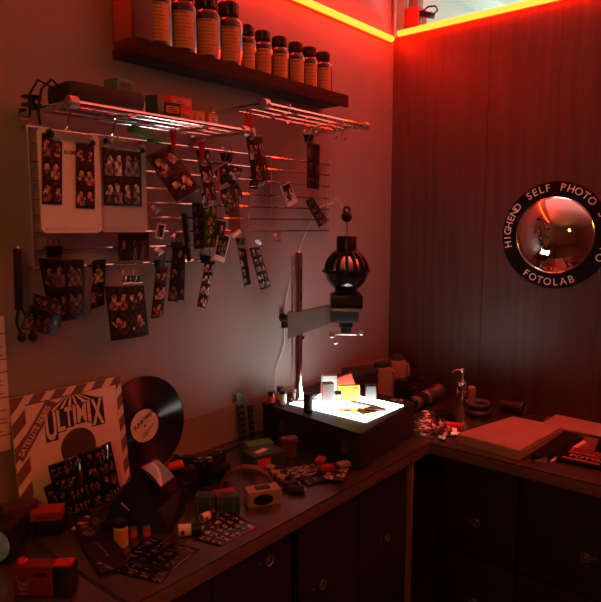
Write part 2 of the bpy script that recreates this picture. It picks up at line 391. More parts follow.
def print_sheet(name, Q, rows, cols, style, label, cat='photo print', border=(.014, .012, .012), bend=.006, res=19, group=None, mx=.05, my=.04, foot=0, curl=0, parent=None):
    """Q: TL, TR, BR, BL world corners. A thin bent sheet whose own colours hold rows x cols pictures."""
    rnd = random.Random(_photo_seed[0]); _photo_seed[0] += 1
    TL, TR, BR, BL = [Vector(p) for p in Q]
    wid = (TR - TL).length; hei = (BL - TL).length
    fw = (1 - mx * (cols + 1)) / cols; fh = (1 - my * (rows + 1) - foot) / rows
    cw = res; chh = max(5, min(30, int(res * (fh * hei) / (fw * wid) + .5)))
    # column/row boundaries: border bands + picture cells
    us = [0.0]; uc = [None]
    for c in range(cols):
        x = mx + c * (fw + mx); us.append(x)
        for i in range(cw): us.append(x + fw * (i + 1) / cw)
    us.append(1.0)
    vs = [0.0]
    if foot: vs.append(foot * .6)
    for r in range(rows):
        x = foot + my + r * (fh + my); vs.append(x)
        for i in range(chh): vs.append(x + fh * (i + 1) / chh)
    vs.append(1.0)
    pics = [[paint(cw, chh, rnd, style) for _ in range(cols)] for _ in range(rows)]
    nrm = (TR - TL).cross(BL - TL).normalized()
    if abs(nrm.z) > .7:
        if nrm.z < 0: nrm = -nrm
    elif nrm.y > 0: nrm = -nrm
    bm = bmesh.new(); grid = []
    org = (TL + TR + BR + BL) / 4
    for v in vs:
        row = []
        for u in us:
            p = (BL * (1 - u) + BR * u) * (1 - v) + (TL * (1 - u) + TR * u) * v
            p = p + nrm * (bend * math.sin(PI * u) + curl * (1 - v) ** 2)
            row.append(bm.verts.new(p - org))
        grid.append(row)
    lay = bm.loops.layers.float_color.new('Col')
    for j in range(len(vs) - 1):
        for i in range(len(us) - 1):
            f = bm.faces.new((grid[j][i], grid[j][i + 1], grid[j + 1][i + 1], grid[j + 1][i]))
            um = (us[i] + us[i + 1]) / 2; vm = (vs[j] + vs[j + 1]) / 2; c = border
            cc = (um - mx) / (fw + mx); rr = (vm - foot - my) / (fh + my)
            if cc >= 0 and rr >= 0:
                ci, ri = int(cc), int(rr); fu = (cc - ci) * (fw + mx) / fw; fv = (rr - ri) * (fh + my) / fh
                if ci < cols and ri < rows and fu < 1 and fv < 1:
                    c = pics[ri][ci][min(chh - 1, int(fv * chh))][min(cw - 1, int(fu * cw))]
            for l in f.loops: l[lay] = (*c, 1)
            f.smooth = True
    me = bpy.data.meshes.new(name); bm.to_mesh(me); bm.free(); me.materials.append(M['photogloss' if cat == 'contact sheet' else 'photo'])
    o = bpy.data.objects.new(name, me); COL.objects.link(o); o.location = org
    so = o.modifiers.new('thickness', 'SOLIDIFY'); so.thickness = .0008
    if parent: o.parent = parent; o.location = org - parent.location
    else:
        tag(o, label, cat, group)
    return o
# ------------------------------------------------------------ wall shelf with chemical bottles
ST = 2.142
t = thing('wall_shelf', 'long dark wooden wall shelf carrying brown bottles', 'shelf', (-.993, -.06, ST))
B().m('shelf_wood').box((0, 0, -.012), (.95, .119, .024), bev=.002).build('board', t)
B().m('shelf_wood').box((0, -.060, -.010), (.956, .012, .044), bev=.002).build('front_lip', t)
t = thing('storage_box', 'tall dark box at the left end of the bottle shelf', 'box', (-1.434, -.053, ST))
B().m('brown').box((0, 0, .12), (.066, .10, .24), bev=.004).build('body', t)
B().m('maroon').box((-.0335, -.0, .12), (.001, .08, .20)).build('side_label', t)

def bottle(x, y, r, h, big, label, first=[None, None]):
    k = 0 if big else 1
    rot = R(-52 + 90 - 90)
    if first[k]: return dup(first[k], (x, y, ST), None, label)
    t = thing('chemical_bottle', label, 'bottle', (x, y, ST), 0, 'large brown bottles on the shelf' if big else 'small brown bottles on the shelf')
    hb = h * .765
    B().m('amber').lathe([(0, 0), (r * .9, 0), (r, .006), (r, hb * .86), (r * .95, hb * .93), (r * .74, hb * 1.0), (r * .6, hb * 1.03), (r * .6, h * .86), (0, h * .86)], seg=32).build('glass_body', t)
    b = B().m('black').lathe([(0, h * .80), (r * .70, h * .80), (r * .72, h * .81), (r * .72, h * .985), (r * .66, h), (0, h)], seg=32)
    for i in range(20):
        a = 2 * PI * i / 20; b.cyl((r * .72 * math.cos(a), r * .72 * math.sin(a), h * .815), (r * .72 * math.cos(a), r * .72 * math.sin(a), h * .975), .0012, seg=5)
    b.build('screw_cap', t)
    # wrap-round label with printed lines, turned towards the room
    c0 = math.atan2(-.80, -.60); rr = r + .0007; half = R(44)
    def patch(b, a0, a1, z0, z1, rad):
        n = 10; lo = [s for s in [Vector((rad * math.cos(a0 + (a1 - a0) * i / n), rad * math.sin(a0 + (a1 - a0) * i / n), z0)) for i in range(n + 1)]]
        vs = [b.bm.verts.new(p) for p in lo]; vt = [b.bm.verts.new(p + Vector((0, 0, z1 - z0))) for p in lo]
        b._fin([b.bm.faces.new((vs[i], vs[i + 1], vt[i + 1], vt[i])) for i in range(n)])
    z0, z1 = hb * .16, hb * .80
    b = B().m('label'); patch(b, c0 - half, c0 + half, z0, z1, rr)
    lb = b.build('paper_label', t)
    b = B().m('brownink'); n = 10 if big else 6; rnd = random.Random(3)
    for i in range(n):
        zz = z1 - (z1 - z0) * (i + .8) / (n + .6); e = rnd.uniform(.55, .9)
        patch(b, c0 - half * .86, c0 + half * (2 * e - .9), zz, zz + (z1 - z0) * (.022 if i else .06), rr + .0004)
    b.build('print', lb)
    first[k] = t
    return t
bx = [-1.360, -1.270, -1.175, -1.082]
for i, x in enumerate(bx):
    bottle(x, -.064, .0455, .212, True, ['first large brown bottle beside the tall dark box on the shelf', 'large brown bottle, second from the tall dark box',
        'large brown bottle, third from the tall dark box', 'large brown bottle next to the row of small ones'][i])
for i, x in enumerate([-1.006, -.928, -.845, -.758, -.682, -.600]):
    bottle(x, -.066, .0345, .162, False, ['small brown bottle next to the last large one', 'small brown bottle, second in the small row', 'small brown bottle, third in the small row',
        'small brown bottle, fourth in the small row', 'small brown bottle, last but one before the shelf end', 'last small brown bottle at the right end of the shelf'][i])

# ------------------------------------------------------------ chrome wall racks
def rack(x0, x1, z, label, ys=(-.24, -.19, -.14, -.09)):
    t = thing('chrome_rack', label, 'rack', ((x0 + x1) / 2, 0, z)); L = (x1 - x0) / 2
    for i, yy in enumerate(ys):
        b = B().m('chrome').cyl((-L, yy, 0), (L, yy, 0), .0072 if i == 0 else .0046, seg=14)
        b.build('rail', t)
    for s in (-1, 1):
        b = B().m('chrome').cyl((s * L, -.012, 0), (s * L, ys[0], 0), .0075, seg=12); b.build('side_arm', t)
        B().m('chrome').cyl((s * L, 0, 0), (s * L, -.014, 0), .019, .015, seg=20).build('wall_flange', t)
        B().m('brushed').cyl((s * (L - .012), ys[0], 0), (s * (L + .012), ys[0], 0), .0145, seg=20, bev=.002).build('end_cap', t)
    for s in (-.45, .45): B().m('chrome').box((s * L, (ys[0] + ys[-1]) / 2, -.008), (.012, abs(ys[0] - ys[-1]) + .012, .004)).build('cross_strap', t)
    return t
rack(-1.735, -1.190, 1.931, 'left chrome multi-rail wall rack with film boxes on top')
rack(-1.10, -.568, 2.021, 'right chrome multi-rail wall rack, empty on top, under the shelf')

# wire grid
GX0, GX1 = -1.735, -.515; GZ = [1.548, 1.595, 1.640, 1.682, 1.724, 1.766, 1.814, 1.858, 1.900]
t = thing('wire_grid', 'chrome wire grid of horizontal bars on the grey wall holding prints', 'wire grid', ((GX0 + GX1) / 2, 0, 1.724)); L = (GX1 - GX0) / 2
for z in GZ: B().m('chrome').cyl((-L, -.03, z - 1.724), (L if z > 1.62 else -.045, -.03, z - 1.724), .0038, seg=8).build('horizontal_bar', t)
for xx in (-L, -.06, .28, L):
    B().m('brushed').cyl((xx, -.025, GZ[0 if xx < 0 else 2] - 1.724 - .004), (xx, -.025, GZ[-1] - 1.724 + .004), .0025, seg=8).build('upright_wire', t)
for xx in (-L, L):
    for z in (GZ[0 if xx < 0 else 2], GZ[-1]): B().m('brushed').cyl((xx, 0, z - 1.724), (xx, -.028, z - 1.724), .005, seg=10).build('wall_standoff', t)

# boxes on the left rack
RZ = 1.941
t = thing('camera_tripod_bag', 'long black pouch with a strap at the left end of the left rack', 'bag', (-1.625, -.165, RZ), R(-4))
B().m('matteblack').box((0, 0, .024), (.20, .12, .045), bev=.013).build('body', t)
B().m('rubber').tube([(-.10, -.02, .03), (-.125, -.03, .045), (-.15, -.03, .02), (-.155, -.02, -.025), (-.135, .02, -.05)], .003).tube([(-.10, .0, .03), (-.135, .02, .05), (-.150, .03, .02), (-.150, .04, -.03)], .003).build('strap', t)
t = thing('film_reel', 'small round dark metal reel beside the black pouch strap', 'reel', (-1.745, -.075, RZ + .0))
B().m('black').lathe([(0, 0), (.024, 0), (.024, .004), (.008, .005), (.008, .018), (.024, .019), (.024, .023), (0, .023)], seg=24).build('spool', t)
def filmbox(loc, size, rz, body, lab, label, rot=None, name='film_box', band=True, text=None, group=None):
    t = thing(name, label, 'box', loc, rz, group)
    if rot: t.rotation_euler = rot
    B().m(body).box((0, 0, size[2] / 2), size, bev=.0012).build('carton', t)
    if band:
        b = B().m(lab).box((0, -size[1] / 2 - .0003, size[2] * .5), (size[0] * .8, .0006, size[2] * .5))
        b.box((0, 0, size[2] + .0003), (size[0] * .7, size[1] * .6, .0006)); lb = b.build('printed_panel', t)
        b = B().m('ink')
        for k in range(3): b.box((-size[0] * .05 * k, -size[1] / 2 - .0009, size[2] * (.36 + .13 * k)), (size[0] * (.5 - .1 * k), .0004, size[2] * .05))
        b.build('print', lb)
    return t
filmbox((-1.560, -.165, RZ + .0485), (.055, .05, .03), R(8), 'green', 'darkgreen', 'green film box on top of the black pouch, nearest its left end')
filmbox((-1.470, -.13, RZ), (.065, .06, .05), R(12), 'green', 'white', 'green and black film box, right of the black pouch')
filmbox((-1.435, -.205, RZ), (.045, .045, .035), R(-15), 'darkgreen', 'orange', 'dark green film box with an orange panel before the red boxes')
filmbox((-1.490, -.215, RZ), (.035, .035, .045), R(25), 'darkgreen', 'green', 'narrow dark green film box at the front edge of the left rack')
filmbox((-1.372, -.165, RZ), (.07, .055, .032), R(-8), 'redcard', 'orange', 'lower red film box of the pair on the left rack')
filmbox((-1.378, -.160, RZ + .0335), (.07, .055, .030), R(-4), 'redcard', 'orange', 'upper red film box of the pair on the left rack')
filmbox((-1.305, -.170, RZ), (.028, .03, .036), R(-20), 'orange', 'cream', 'small orange film box next to the pair of red boxes')
filmbox((-1.255, -.170, RZ), (.030, .03, .036), R(-20), 'orange', 'cream', 'small orange film box at the right end of the left rack')
t = thing('green_leaf_pack', 'crumpled green film wrapper hanging under the left rack', 'wrapper', (-1.50, -.165, 1.912))
B().m('green').box((0, 0, -.012), (.07, .03, .022), rot=(0, R(6), R(10)), bev=.006).box((.06, .01, -.022), (.05, .03, .02), rot=(0, R(-9), 0), bev=.006).build('wrapper', t)
t.name = 'film_wrapper'

# ------------------------------------------------------------ clips
def binder_clip(x, y, z, label, s=1.0, rz=0, key='black', arms='satin', roll=0, proto={}):
    k = (key, arms)
    if k in proto:
        o = dup(proto[k], (x, y, z), None, label); o.rotation_euler = (0, roll, rz); o.scale = (s, s, s); return o
    t = thing('binder_clip', label, 'clip', (x, y, z), rot=(0, roll, rz), group='clips holding the prints'); t.scale = (s, s, s)
    B().m(key).hull([(-.016, -.001, -.012), (-.016, .001, -.012), (-.016, .008, .010), (-.016, -.008, .010)],
                    [(.016, -.001, -.012), (.016, .001, -.012), (.016, .008, .010), (.016, -.008, .010)]).cyl((-.016, -.0015, -.012), (.016, -.0015, -.012), .002, seg=8).build('spring_body', t)
    for q in (-1, 1):
        B().m(arms).tube([(-.009, q * .002, -.011), (-.008, q * .009, .006), (-.005, q * .013, .022), (0, q * .014, .027), (.005, q * .013, .022), (.008, q * .009, .006), (.009, q * .002, -.011)], .0012, 6).build('wire_handle', t)
    proto[k] = t; return t
def bulldog(x, y, z, label, s=1.0, roll=0, proto=[]):
    s *= .82
    if proto:
        o = dup(proto[0], (x, y, z), None, label); o.rotation_euler = (0, roll, 0); o.scale = (s, s, s); return o
    t = thing('bulldog_clip', label, 'clip', (x, y, z), rot=(0, roll, 0), group='chrome bulldog clips'); t.scale = (s, s, s)
    B().m('satin').hull([(-.017, -.001, -.013), (-.017, .001, -.013), (-.017, .007, -.002), (-.017, -.007, -.002)],
                         [(.017, -.001, -.013), (.017, .001, -.013), (.017, .007, -.002), (.017, -.007, -.002)]).build('jaw', t)
    B().m('satin').cyl((-.010, 0, .002), (.010, 0, .002), .005, seg=14).build('spring', t)
    for q in (-1, 1):
        B().m('satin').hull([(-.006, q * .004, 0), (.006, q * .004, 0), (.006, q * .0055, 0), (-.006, q * .0055, 0)],
                             [(-.010, q * .011, .020), (.010, q * .011, .020), (.010, q * .0125, .020), (-.010, q * .0125, .020)]).build('lever', t)
    proto.append(t); return t
def peg(x, y, z, label, s=1.0, roll=0, proto=[]):
    if proto:
        o = dup(proto[0], (x, y, z), None, label); o.rotation_euler = (0, roll, 0); o.scale = (s, s, s); return o
    t = thing('clothes_peg', label, 'peg', (x, y, z), rot=(0, roll, 0), group='red pegs on the racks'); t.scale = (s, s, s)
    for q in (-1, 1):
        B().m('peg').hull([(-.0055, q * .0006, -.026), (.0055, q * .0006, -.026), (.0055, q * .0042, -.026), (-.0055, q * .0042, -.026)],
                          [(-.008, q * .006, .028), (.008, q * .006, .028), (.008, q * .010, .028), (-.008, q * .010, .028)]).build('lever', t)
    B().m('chrome').torus((0, 0, .001), .0055, .0013, (1, 0, 0), 14).torus((.003, 0, .001), .0055, .0013, (1, 0, 0), 14).build('spring', t)
    B().m('peg').torus((0, 0, .036), .009, .002, (0, 1, 0), 16).build('hook_ring', t)
    B().m('maroon').ball((0, 0, -.040), .0125, 14, 1.15).build('weight', t)
    proto.append(t); return t
def s_hook(x, y, z, label, s=1.0, proto=[]):
    if proto: o = dup(proto[0], (x, y, z), None, label); o.scale = (s, s, s); return o
    t = tag(B().m('chrome').tube([(0, .010, .006), (0, .007, .012), (0, 0, .014), (0, -.007, .012), (0, -.009, .004), (0, -.004, -.006), (0, .001, -.014), (0, .004, -.024), (0, 0, -.034), (0, -.008, -.035), (0, -.012, -.028)], .0019, 8).build('s_hook', None, (x, y, z)), label, 'hook', 's-hooks on the chrome racks')
    t.scale = (s, s, s); proto.append(t); return t

binder_clip(-1.690, -.045, 1.592, 'big black binder clip at the lower left of the grid', 1.25, arms='black')
binder_clip(-1.359, -.045, 1.545, 'black binder clip holding the narrow strip of three faces', 1.1, arms='black')
binder_clip(-1.180, -.045, 1.552, 'black binder clip over the grey slanted strip', 1.1, arms='black', roll=R(8))
binder_clip(-1.295, -.045, 1.598, 'black binder clip above the long dark strip', 1.0, arms='black')
binder_clip(-1.081, -.045, 1.880, 'black binder clip with raised chrome arms at the top of the grid', 1.25)
binder_clip(-1.491, -.07, 1.508, 'chrome-armed clip at the left of the four-picture sheet', 1.0, key='chrome')
binder_clip(-1.457, -.07, 1.506, 'chrome-armed clip at the right of the four-picture sheet', 1.0, key='chrome')
binder_clip(-.767, -.135, 1.965, 'dark clip holding the tall dark strip under the right rack', 1.2)
binder_clip(-1.020, -.045, 1.606, 'black clip over the curled black strip', 1.0)
binder_clip(-1.095, -.18, 1.79, 'black clip below the two-column print under the right rack', 1.2, roll=R(90))
for a in ((-.935, -.045, 1.606, 'chrome bulldog clip holding the speckled strip', 1.1, R(25)), (-.838, -.045, 1.612, 'empty chrome bulldog clip at the bottom of the grid', 1.2, 0),
          (-1.367, -.045, 1.702, 'chrome clip on the grid above the tiny white-framed print', .9, R(-35)), (-1.292, -.045, 1.618, 'chrome clip between the dark strips', .9, R(-35)),
          (-1.357, -.045, 1.578, 'chrome clip just above the strip of three faces', .9, R(-35))): bulldog(*a)
peg(-1.392, -.165, 1.895, 'red peg holding the slanted two-picture print', 0.8)
peg(-1.279, -.152, 1.876, 'red peg holding the narrow strip of portraits', 0.8, R(6))
peg(-1.135, -.205, 1.965, 'red peg at the left end of the right rack', .95, R(-8))
tag(B().m('white').box((0, 0, 0), (.022, .012, .034), bev=.004).build('clip_cover', None, (-1.118, -.20, 1.935), (0, R(-12), 0)), 'small white plastic clip beside the red peg on the right rack', 'clip')
s_hook(-1.690, -.14, 1.923, 'chrome hook holding the cream clipboard', 1.3)
s_hook(-1.565, -.14, 1.923, 'chrome hook beside the top of the grey clipboard', 1.5)
s_hook(-.860, -.19, 2.010, 's-hook on the right rack, the one nearest the print with an orange streak', 1.2)
s_hook(-.690, -.19, 2.010, 's-hook on the right rack just right of the tall dark strip', 1.2)
s_hook(-.640, -.19, 2.010, 'outermost s-hook at the right end of the right rack', 1.2)
s_hook(-1.00, -.24, 2.018, 'dark loop hook on the front rail of the right rack', 1.3)

# ------------------------------------------------------------ hanging prints and film strips
PS = print_sheet
PS('photo_print', [(-1.741, -.06, 1.576), (-1.615, -.06, 1.568), (-1.622, -.06, 1.414), (-1.715, -.06, 1.410)], 2, 2, 'dark', 'large dark four-picture print at the lower left of the grid', bend=.012, foot=.06)
PS('photo_print', [(-1.765, -.075, 1.49), (-1.690, -.075, 1.46), (-1.70, -.08, 1.395), (-1.775, -.08, 1.43)], 2, 2, 'dark', 'dark print half hidden behind the bottom-left slanted print', bend=.01)
PS('photo_print', [(-1.782, -.09, 1.466), (-1.706, -.09, 1.428), (-1.719, -.09, 1.379), (-1.81, -.09, 1.41)], 1, 2, 'dark', 'slanted dark print hanging lowest at the far left', bend=.01)
PS('photo_print', [(-1.592, -.06, 1.559), (-1.549, -.06, 1.566), (-1.561, -.06, 1.44), (-1.604, -.06, 1.417)], 2, 1, 'pink', 'curled narrow print with pink and white figures', bend=-.02)
PS('photo_print', [(-1.562, -.07, 1.493), (-1.435, -.07, 1.487), (-1.423, -.07, 1.339), (-1.549, -.07, 1.339)], 2, 2, 'warm', 'four-picture print hanging from two chrome-armed clips', bend=.006, foot=.05)
PS('photo_print', [(-1.499, -.045, 1.636), (-1.394, -.045, 1.638), (-1.397, -.045, 1.557), (-1.499, -.045, 1.558)], 1, 3, 'dark', 'small wide dark print below the grey clipboard', bend=.004)
PS('photo_strip', [(-1.384, -.06, 1.535), (-1.34, -.06, 1.537), (-1.363, -.06, 1.388), (-1.407, -.06, 1.384)], 3, 1, 'warm', 'narrow strip of three pictures leaning left', 'photo strip', bend=.004)
PS('film_strip', [(-1.312, -.05, 1.600), (-1.262, -.05, 1.598), (-1.274, -.05, 1.421), (-1.336, -.05, 1.43)], 3, 1, 'dark', 'wide nearly black strip beside the strip of three pictures', 'photo strip', bend=.006)
PS('film_strip', [(-1.286, -.06, 1.695), (-1.263, -.06, 1.693), (-1.251, -.06, 1.558), (-1.267, -.06, 1.546)], 4, 1, 'dark', 'thin bowed dark film strip left of the green strip', 'film strip', bend=.01, mx=.2)
PS('film_strip', [(-1.234, -.05, 1.727), (-1.189, -.05, 1.728), (-1.185, -.05, 1.584), (-1.23, -.05, 1.582)], 4, 1, 'dark', 'dark strip hanging right behind the green strip', 'film strip', bend=.004)
PS('photo_strip', [(-1.207, -.07, 1.725), (-1.149, -.07, 1.724), (-1.151, -.07, 1.589), (-1.202, -.07, 1.588)], 4, 1, 'green', 'green tinted strip of four pictures', 'photo strip', bend=.004, border=(.02, .06, .015))
PS('instant_photo', [(-1.155, -.08, 1.637), (-1.099, -.08, 1.624), (-1.131, -.08, 1.538), (-1.178, -.08, 1.552)], 1, 1, 'dark', 'tilted instant photo with a white foot beside the green strip', 'instant photo', border=(.6, .57, .52), mx=.09, my=.05, foot=.14, bend=.003)
PS('instant_photo', [(-1.168, -.09, 1.675), (-1.129, -.09, 1.669), (-1.139, -.09, 1.618), (-1.173, -.09, 1.628)], 1, 1, 'pink', 'small colour print above the white-footed instant photo', 'instant photo', bend=.002)
tag(B().m('white').box((0, 0, 0), (.042, .010, .014), rot=(0, R(-28), 0), bev=.005).build('finger_clip', None, (-1.095, -.10, 1.632)), 'rounded white tab between the instant photo and the green strip', 'tab')
PS('photo_strip', [(-1.192, -.06, 1.546), (-1.149, -.06, 1.544), (-1.194, -.06, 1.392), (-1.231, -.06, 1.405)], 4, 1, 'bw', 'grey slanted strip of four faces', 'photo strip', bend=.006)
PS('film_strip', [(-1.039, -.05, 1.588), (-1.001, -.05, 1.580), (-.988, -.06, 1.458), (-1.017, -.06, 1.447)], 4, 1, 'bw', 'curled black strip with white specks', 'film strip', bend=-.014, mx=.2)
PS('photo_strip', [(-.985, -.05, 1.581), (-.935, -.05, 1.587), (-.887, -.06, 1.444), (-.939, -.06, 1.434)], 5, 2, 'bw', 'black strip speckled with small white pictures', 'photo strip', bend=.004, res=6)
PS('photo_print', [(-1.484, -.16, 1.84), (-1.4, -.16, 1.877), (-1.295, -.16, 1.768), (-1.381, -.16, 1.72)], 2, 1, 'warm', 'slanted tan print with two pictures hanging from the left rack', bend=.005, border=(.05, .02, .015), res=18)
PS('photo_strip', [(-1.291, -.14, 1.876), (-1.241, -.14, 1.883), (-1.212, -.14, 1.734), (-1.256, -.14, 1.73)], 3, 1, 'warm', 'narrow strip of portraits hanging from the second red peg', 'photo strip', bend=.004)
tag(B().m('red').box((0, 0, 0), (.006, .004, .085), rot=(0, R(-3), 0), bev=.001).build('red_film_edge', None, (-1.212, -.15, 1.785)), 'thin bright red plastic strip at the edge of the portrait strip', 'strip')
PS('photo_print', [(-1.151, -.07, 1.826), (-1.107, -.07, 1.851), (-1.081, -.07, 1.818), (-1.126, -.07, 1.793)], 1, 1, 'bw', 'upper left black and white print of the cluster', 'photo print', border=(.35, .36, .37), bend=.002).scale = (1.4, 1, 1.4)
PS('photo_print', [(-1.126, -.08, 1.815), (-1.095, -.08, 1.845), (-1.054, -.08, 1.838), (-1.087, -.08, 1.792)], 1, 1, 'bw', 'upper right black and white print of the cluster', 'photo print', border=(.03, .03, .03), bend=.002).scale = (1.4, 1, 1.4)
PS('photo_print', [(-1.126, -.07, 1.765), (-1.064, -.07, 1.787), (-1.046, -.07, 1.755), (-1.109, -.07, 1.73)], 1, 2, 'bw', 'middle slanted black and white print of the cluster', 'photo print', border=(.03, .03, .03), bend=.002).scale = (1.4, 1, 1.4)
PS('photo_print', [(-1.219, -.08, 1.751), (-1.186, -.08, 1.768), (-1.174, -.08, 1.728), (-1.208, -.08, 1.721)], 1, 1, 'bw', 'pale blue-grey print tucked left of the red plastic strip', 'photo print', border=(.4, .46, .48), bend=.002).scale = (1.4, 1, 1.4)
PS('photo_print', [(-1.1, -.06, 1.728), (-1.046, -.06, 1.749), (-1.055, -.06, 1.709), (-1.092, -.06, 1.702)], 1, 2, 'bw', 'lowest black and white print of the cluster', 'photo print', border=(.02, .02, .02), bend=.002).scale = (1.4, 1, 1.4)
PS('photo_print', [(-1.145, -.2, 1.92), (-1.075, -.2, 1.937), (-1.04, -.2, 1.804), (-1.117, -.2, 1.785)], 2, 2, 'warm', 'two-column portrait print hanging under the left end of the right rack', bend=.010)
PS('instant_photo', [(-.837, -.06, 1.799), (-.783, -.06, 1.819), (-.738, -.06, 1.746), (-.794, -.06, 1.726)], 1, 1, 'bw', 'white-bordered instant photo tilted on the right half of the grid', 'instant photo', border=(.62, .58, .54), mx=.12, my=.06, foot=.14, bend=.002)
PS('film_strip', [(-.795, -.15, 1.952), (-.722, -.15, 1.946), (-.727, -.15, 1.786), (-.795, -.15, 1.79)], 3, 2, 'dark', 'tall dark strip hanging under the right rack', 'film strip', bend=.006)
PS('film_strip', [(-.685, -.05, 1.751), (-.643, -.05, 1.771), (-.542, -.05, 1.682), (-.6, -.05, 1.65)], 4, 1, 'dark', 'slanted dark film strip at the right end of the grid', 'film strip', bend=.003, mx=.2)
PS('instant_photo', [(-1.373, -.06, 1.664), (-1.344, -.06, 1.661), (-1.356, -.06, 1.618), (-1.385, -.06, 1.621)], 1, 1, 'dark', 'tiny white-framed print on the left half of the grid', 'instant photo', border=(.6, .52, .46), mx=.14, my=.1, bend=.001)
# curled loop of translucent film
loop = B().m('clearfilm'); n = 18
a = [Vector((.030 * math.cos(R(200) + R(250) * i / n), .018 * math.sin(R(200) + R(250) * i / n), 0)) for i in range(n + 1)]
lo = [loop.bm.verts.new(p + Vector((0, 0, -.13 - .02 * math.sin(i / n * PI)))) for i, p in enumerate(a)]; hi = [loop.bm.verts.new(p * .9) for p in a]
loop._fin([loop.bm.faces.new((lo[i], lo[i + 1], hi[i + 1], hi[i])) for i in range(n)])
tag(loop.build('film_loop', None, (-1.08, -.07, 1.778)), 'curled loop of translucent brown film below the two-column print', 'film')
tag(B().m('chrome').tube([(0, 0, .05), (.002, 0, .0), (.0, 0, -.05), (-.006, -.002, -.062)], .0016).build('wire_hanger', None, (-.990, -.055, 1.74)), 'short thin chrome wire hanging right of the film loop', 'wire')
# black squeegee tongs at the far left
t = thing('print_tongs', 'long narrow black tongs hanging at the far left of the grid', 'tongs', (-1.796, -.06, 1.60))
B().m('black').box((.002, 0, -.075), (.018, .010, .15), rot=(0, R(1.5), 0), bev=.003).build('blade', t)
B().m('chrome').cyl((0, .045, .004), (0, -.012, .004), .004).build('pin', t)
B().m('black').ball((-.005, -.02, -.215), .012).ball((.022, -.02, -.218), .012).tube([(.0, 0, -.14), (-.012, -.01, -.18), (-.005, -.02, -.215)], .004).tube([(.004, 0, -.14), (.02, -.01, -.18), (.022, -.02, -.215)], .004).build('jaws', t)

# ------------------------------------------------------------ clipboards
def clipboard(name, x0, x1, z0, z1, y, key, label, hookx):
    t = thing(name, label, 'clipboard', ((x0 + x1) / 2, y, z1)); W_ = x1 - x0; H_ = z1 - z0
    r = .014; pts = []
    for cx, cz, a0 in ((W_ / 2 - r, -r, 0), (-W_ / 2 + r, -r, 90), (-W_ / 2 + r, -H_ + r, 180), (W_ / 2 - r, -H_ + r, 270)):
        for k in range(5): a = R(a0 + 22.5 * k); pts.append((cx + r * math.cos(a), 0, cz + r * math.sin(a)))
    B().m(key).poly(pts, (0, .004, 0)).build('board', t)
    b = B().m('ink')
    for k in range(15): b.box((-W_ / 2 + .012 + k * (W_ - .024) / 14, -.0003, -H_ + .010), (.0006, .0006, .004 if k % 5 else .007))
    for k in range(22): b.box((W_ / 2 - .006, -.0003, -.03 - k * (H_ - .05) / 21), (.003 if k % 5 else .005, .0006, .0006))
    b.build('ruler_marks', t)
    c = B().m('satin').hull([(-.048, -.001, -.030), (.048, -.001, -.030), (.048, -.012, -.026), (-.048, -.012, -.026)], [(-.048, -.001, -.004), (.048, -.001, -.004), (.044, -.016, -.006), (-.044, -.016, -.006)])
    c.cyl((-.052, -.009, -.005), (.052, -.009, -.005), .006, seg=12); cl = c.build('clip_bar', t)
    for q in ((-.055, -.010, -.010), (.055, -.010, -.024)): B().m('black').ball(q, .008, 12).build('end_grip', cl)
    return t
c = clipboard('clipboard', -1.774, -1.614, 1.638, 1.882, -.150, 'clear', 'cream clipboard with two photo strips hanging from the left rack', 0)
B().m('ink').text('G OFF', .0115, frame((.0005, -.0006, -.052), (1, 0, 0), (0, 0, 1)), bold=.0004).build('lettering', c)
PS('photo_strip', [(-1.764, -.153, 1.869), (-1.714, -.153, 1.867), (-1.722, -.153, 1.705), (-1.772, -.153, 1.706)], 3, 1, 'warm', 'left photo strip on the cream clipboard', 'photo strip', bend=.002)
PS('photo_strip', [(-1.679, -.153, 1.855), (-1.630, -.153, 1.855), (-1.634, -.153, 1.697), (-1.686, -.153, 1.699)], 3, 1, 'pink', 'right photo strip on the cream clipboard', 'photo strip', bend=.002)
clipboard('clipboard', -1.600, -1.453, 1.639, 1.882, -.120, 'clear2', 'grey clipboard with one large four-picture print beside the cream one', 0)
PS('photo_print', [(-1.589, -.123, 1.856), (-1.470, -.123, 1.863), (-1.472, -.123, 1.707), (-1.589, -.123, 1.709)], 2, 2, 'bw', 'four-picture print on the grey clipboard', bend=.002)

# framed card at the left edge
t = thing('wall_card', 'cream card with small print at the left edge of the wall', 'card', (-1.925, 0, 1.26))
B().m('cream').box((0, -.006, 0), (.23, .012, .345), bev=.004).build('board', t)
b = B().m('ink')
for k in range(26): b.box((.06 + .02 * math.sin(k * 2.1), -.0124, .14 - k * .0108), (.07 + .02 * math.sin(k * 1.3), .0006, .002))
b.build('print', t)

# ------------------------------------------------------------ record sleeve and record
t = thing('record_sleeve', 'striped cream and maroon record sleeve leaning on the wall', 'record sleeve', (-1.648, -.044, ZC + .001), rot=(R(-6.5), 0, 0))
W2, HS = .1625, .32
B().m('cream').box((0, 0, HS / 2), (2 * W2, .005, HS), bev=.0006).build('card', t)
def flat(b, pts, y=-.0027, th=.0003):
    return b.poly([(x, y, z) for x, z in pts], (0, -th, 0))
L0, R0, T0 = -W2 + .037, W2 - .018, HS - .026
b = B().m('maroon')
flat(b, [(-W2, 0), (L0, 0), (L0, HS), (-W2, HS)]); flat(b, [(L0, T0), (W2, T0 + .004), (W2, HS), (L0, HS)]); flat(b, [(R0, 0), (W2, 0), (W2, T0 + .004), (R0, T0 + .003)])
b.build('border', t)
b = B().m('cream')
for k in range(5):
    z = .004 + k * .062; flat(b, [(-W2, z), (L0, z + .035), (L0, z + .060), (-W2, z + .025)], -.003)
    flat(b, [(R0, z + .004), (W2, z + .024), (W2, z + .050), (R0, z + .030)], -.003)
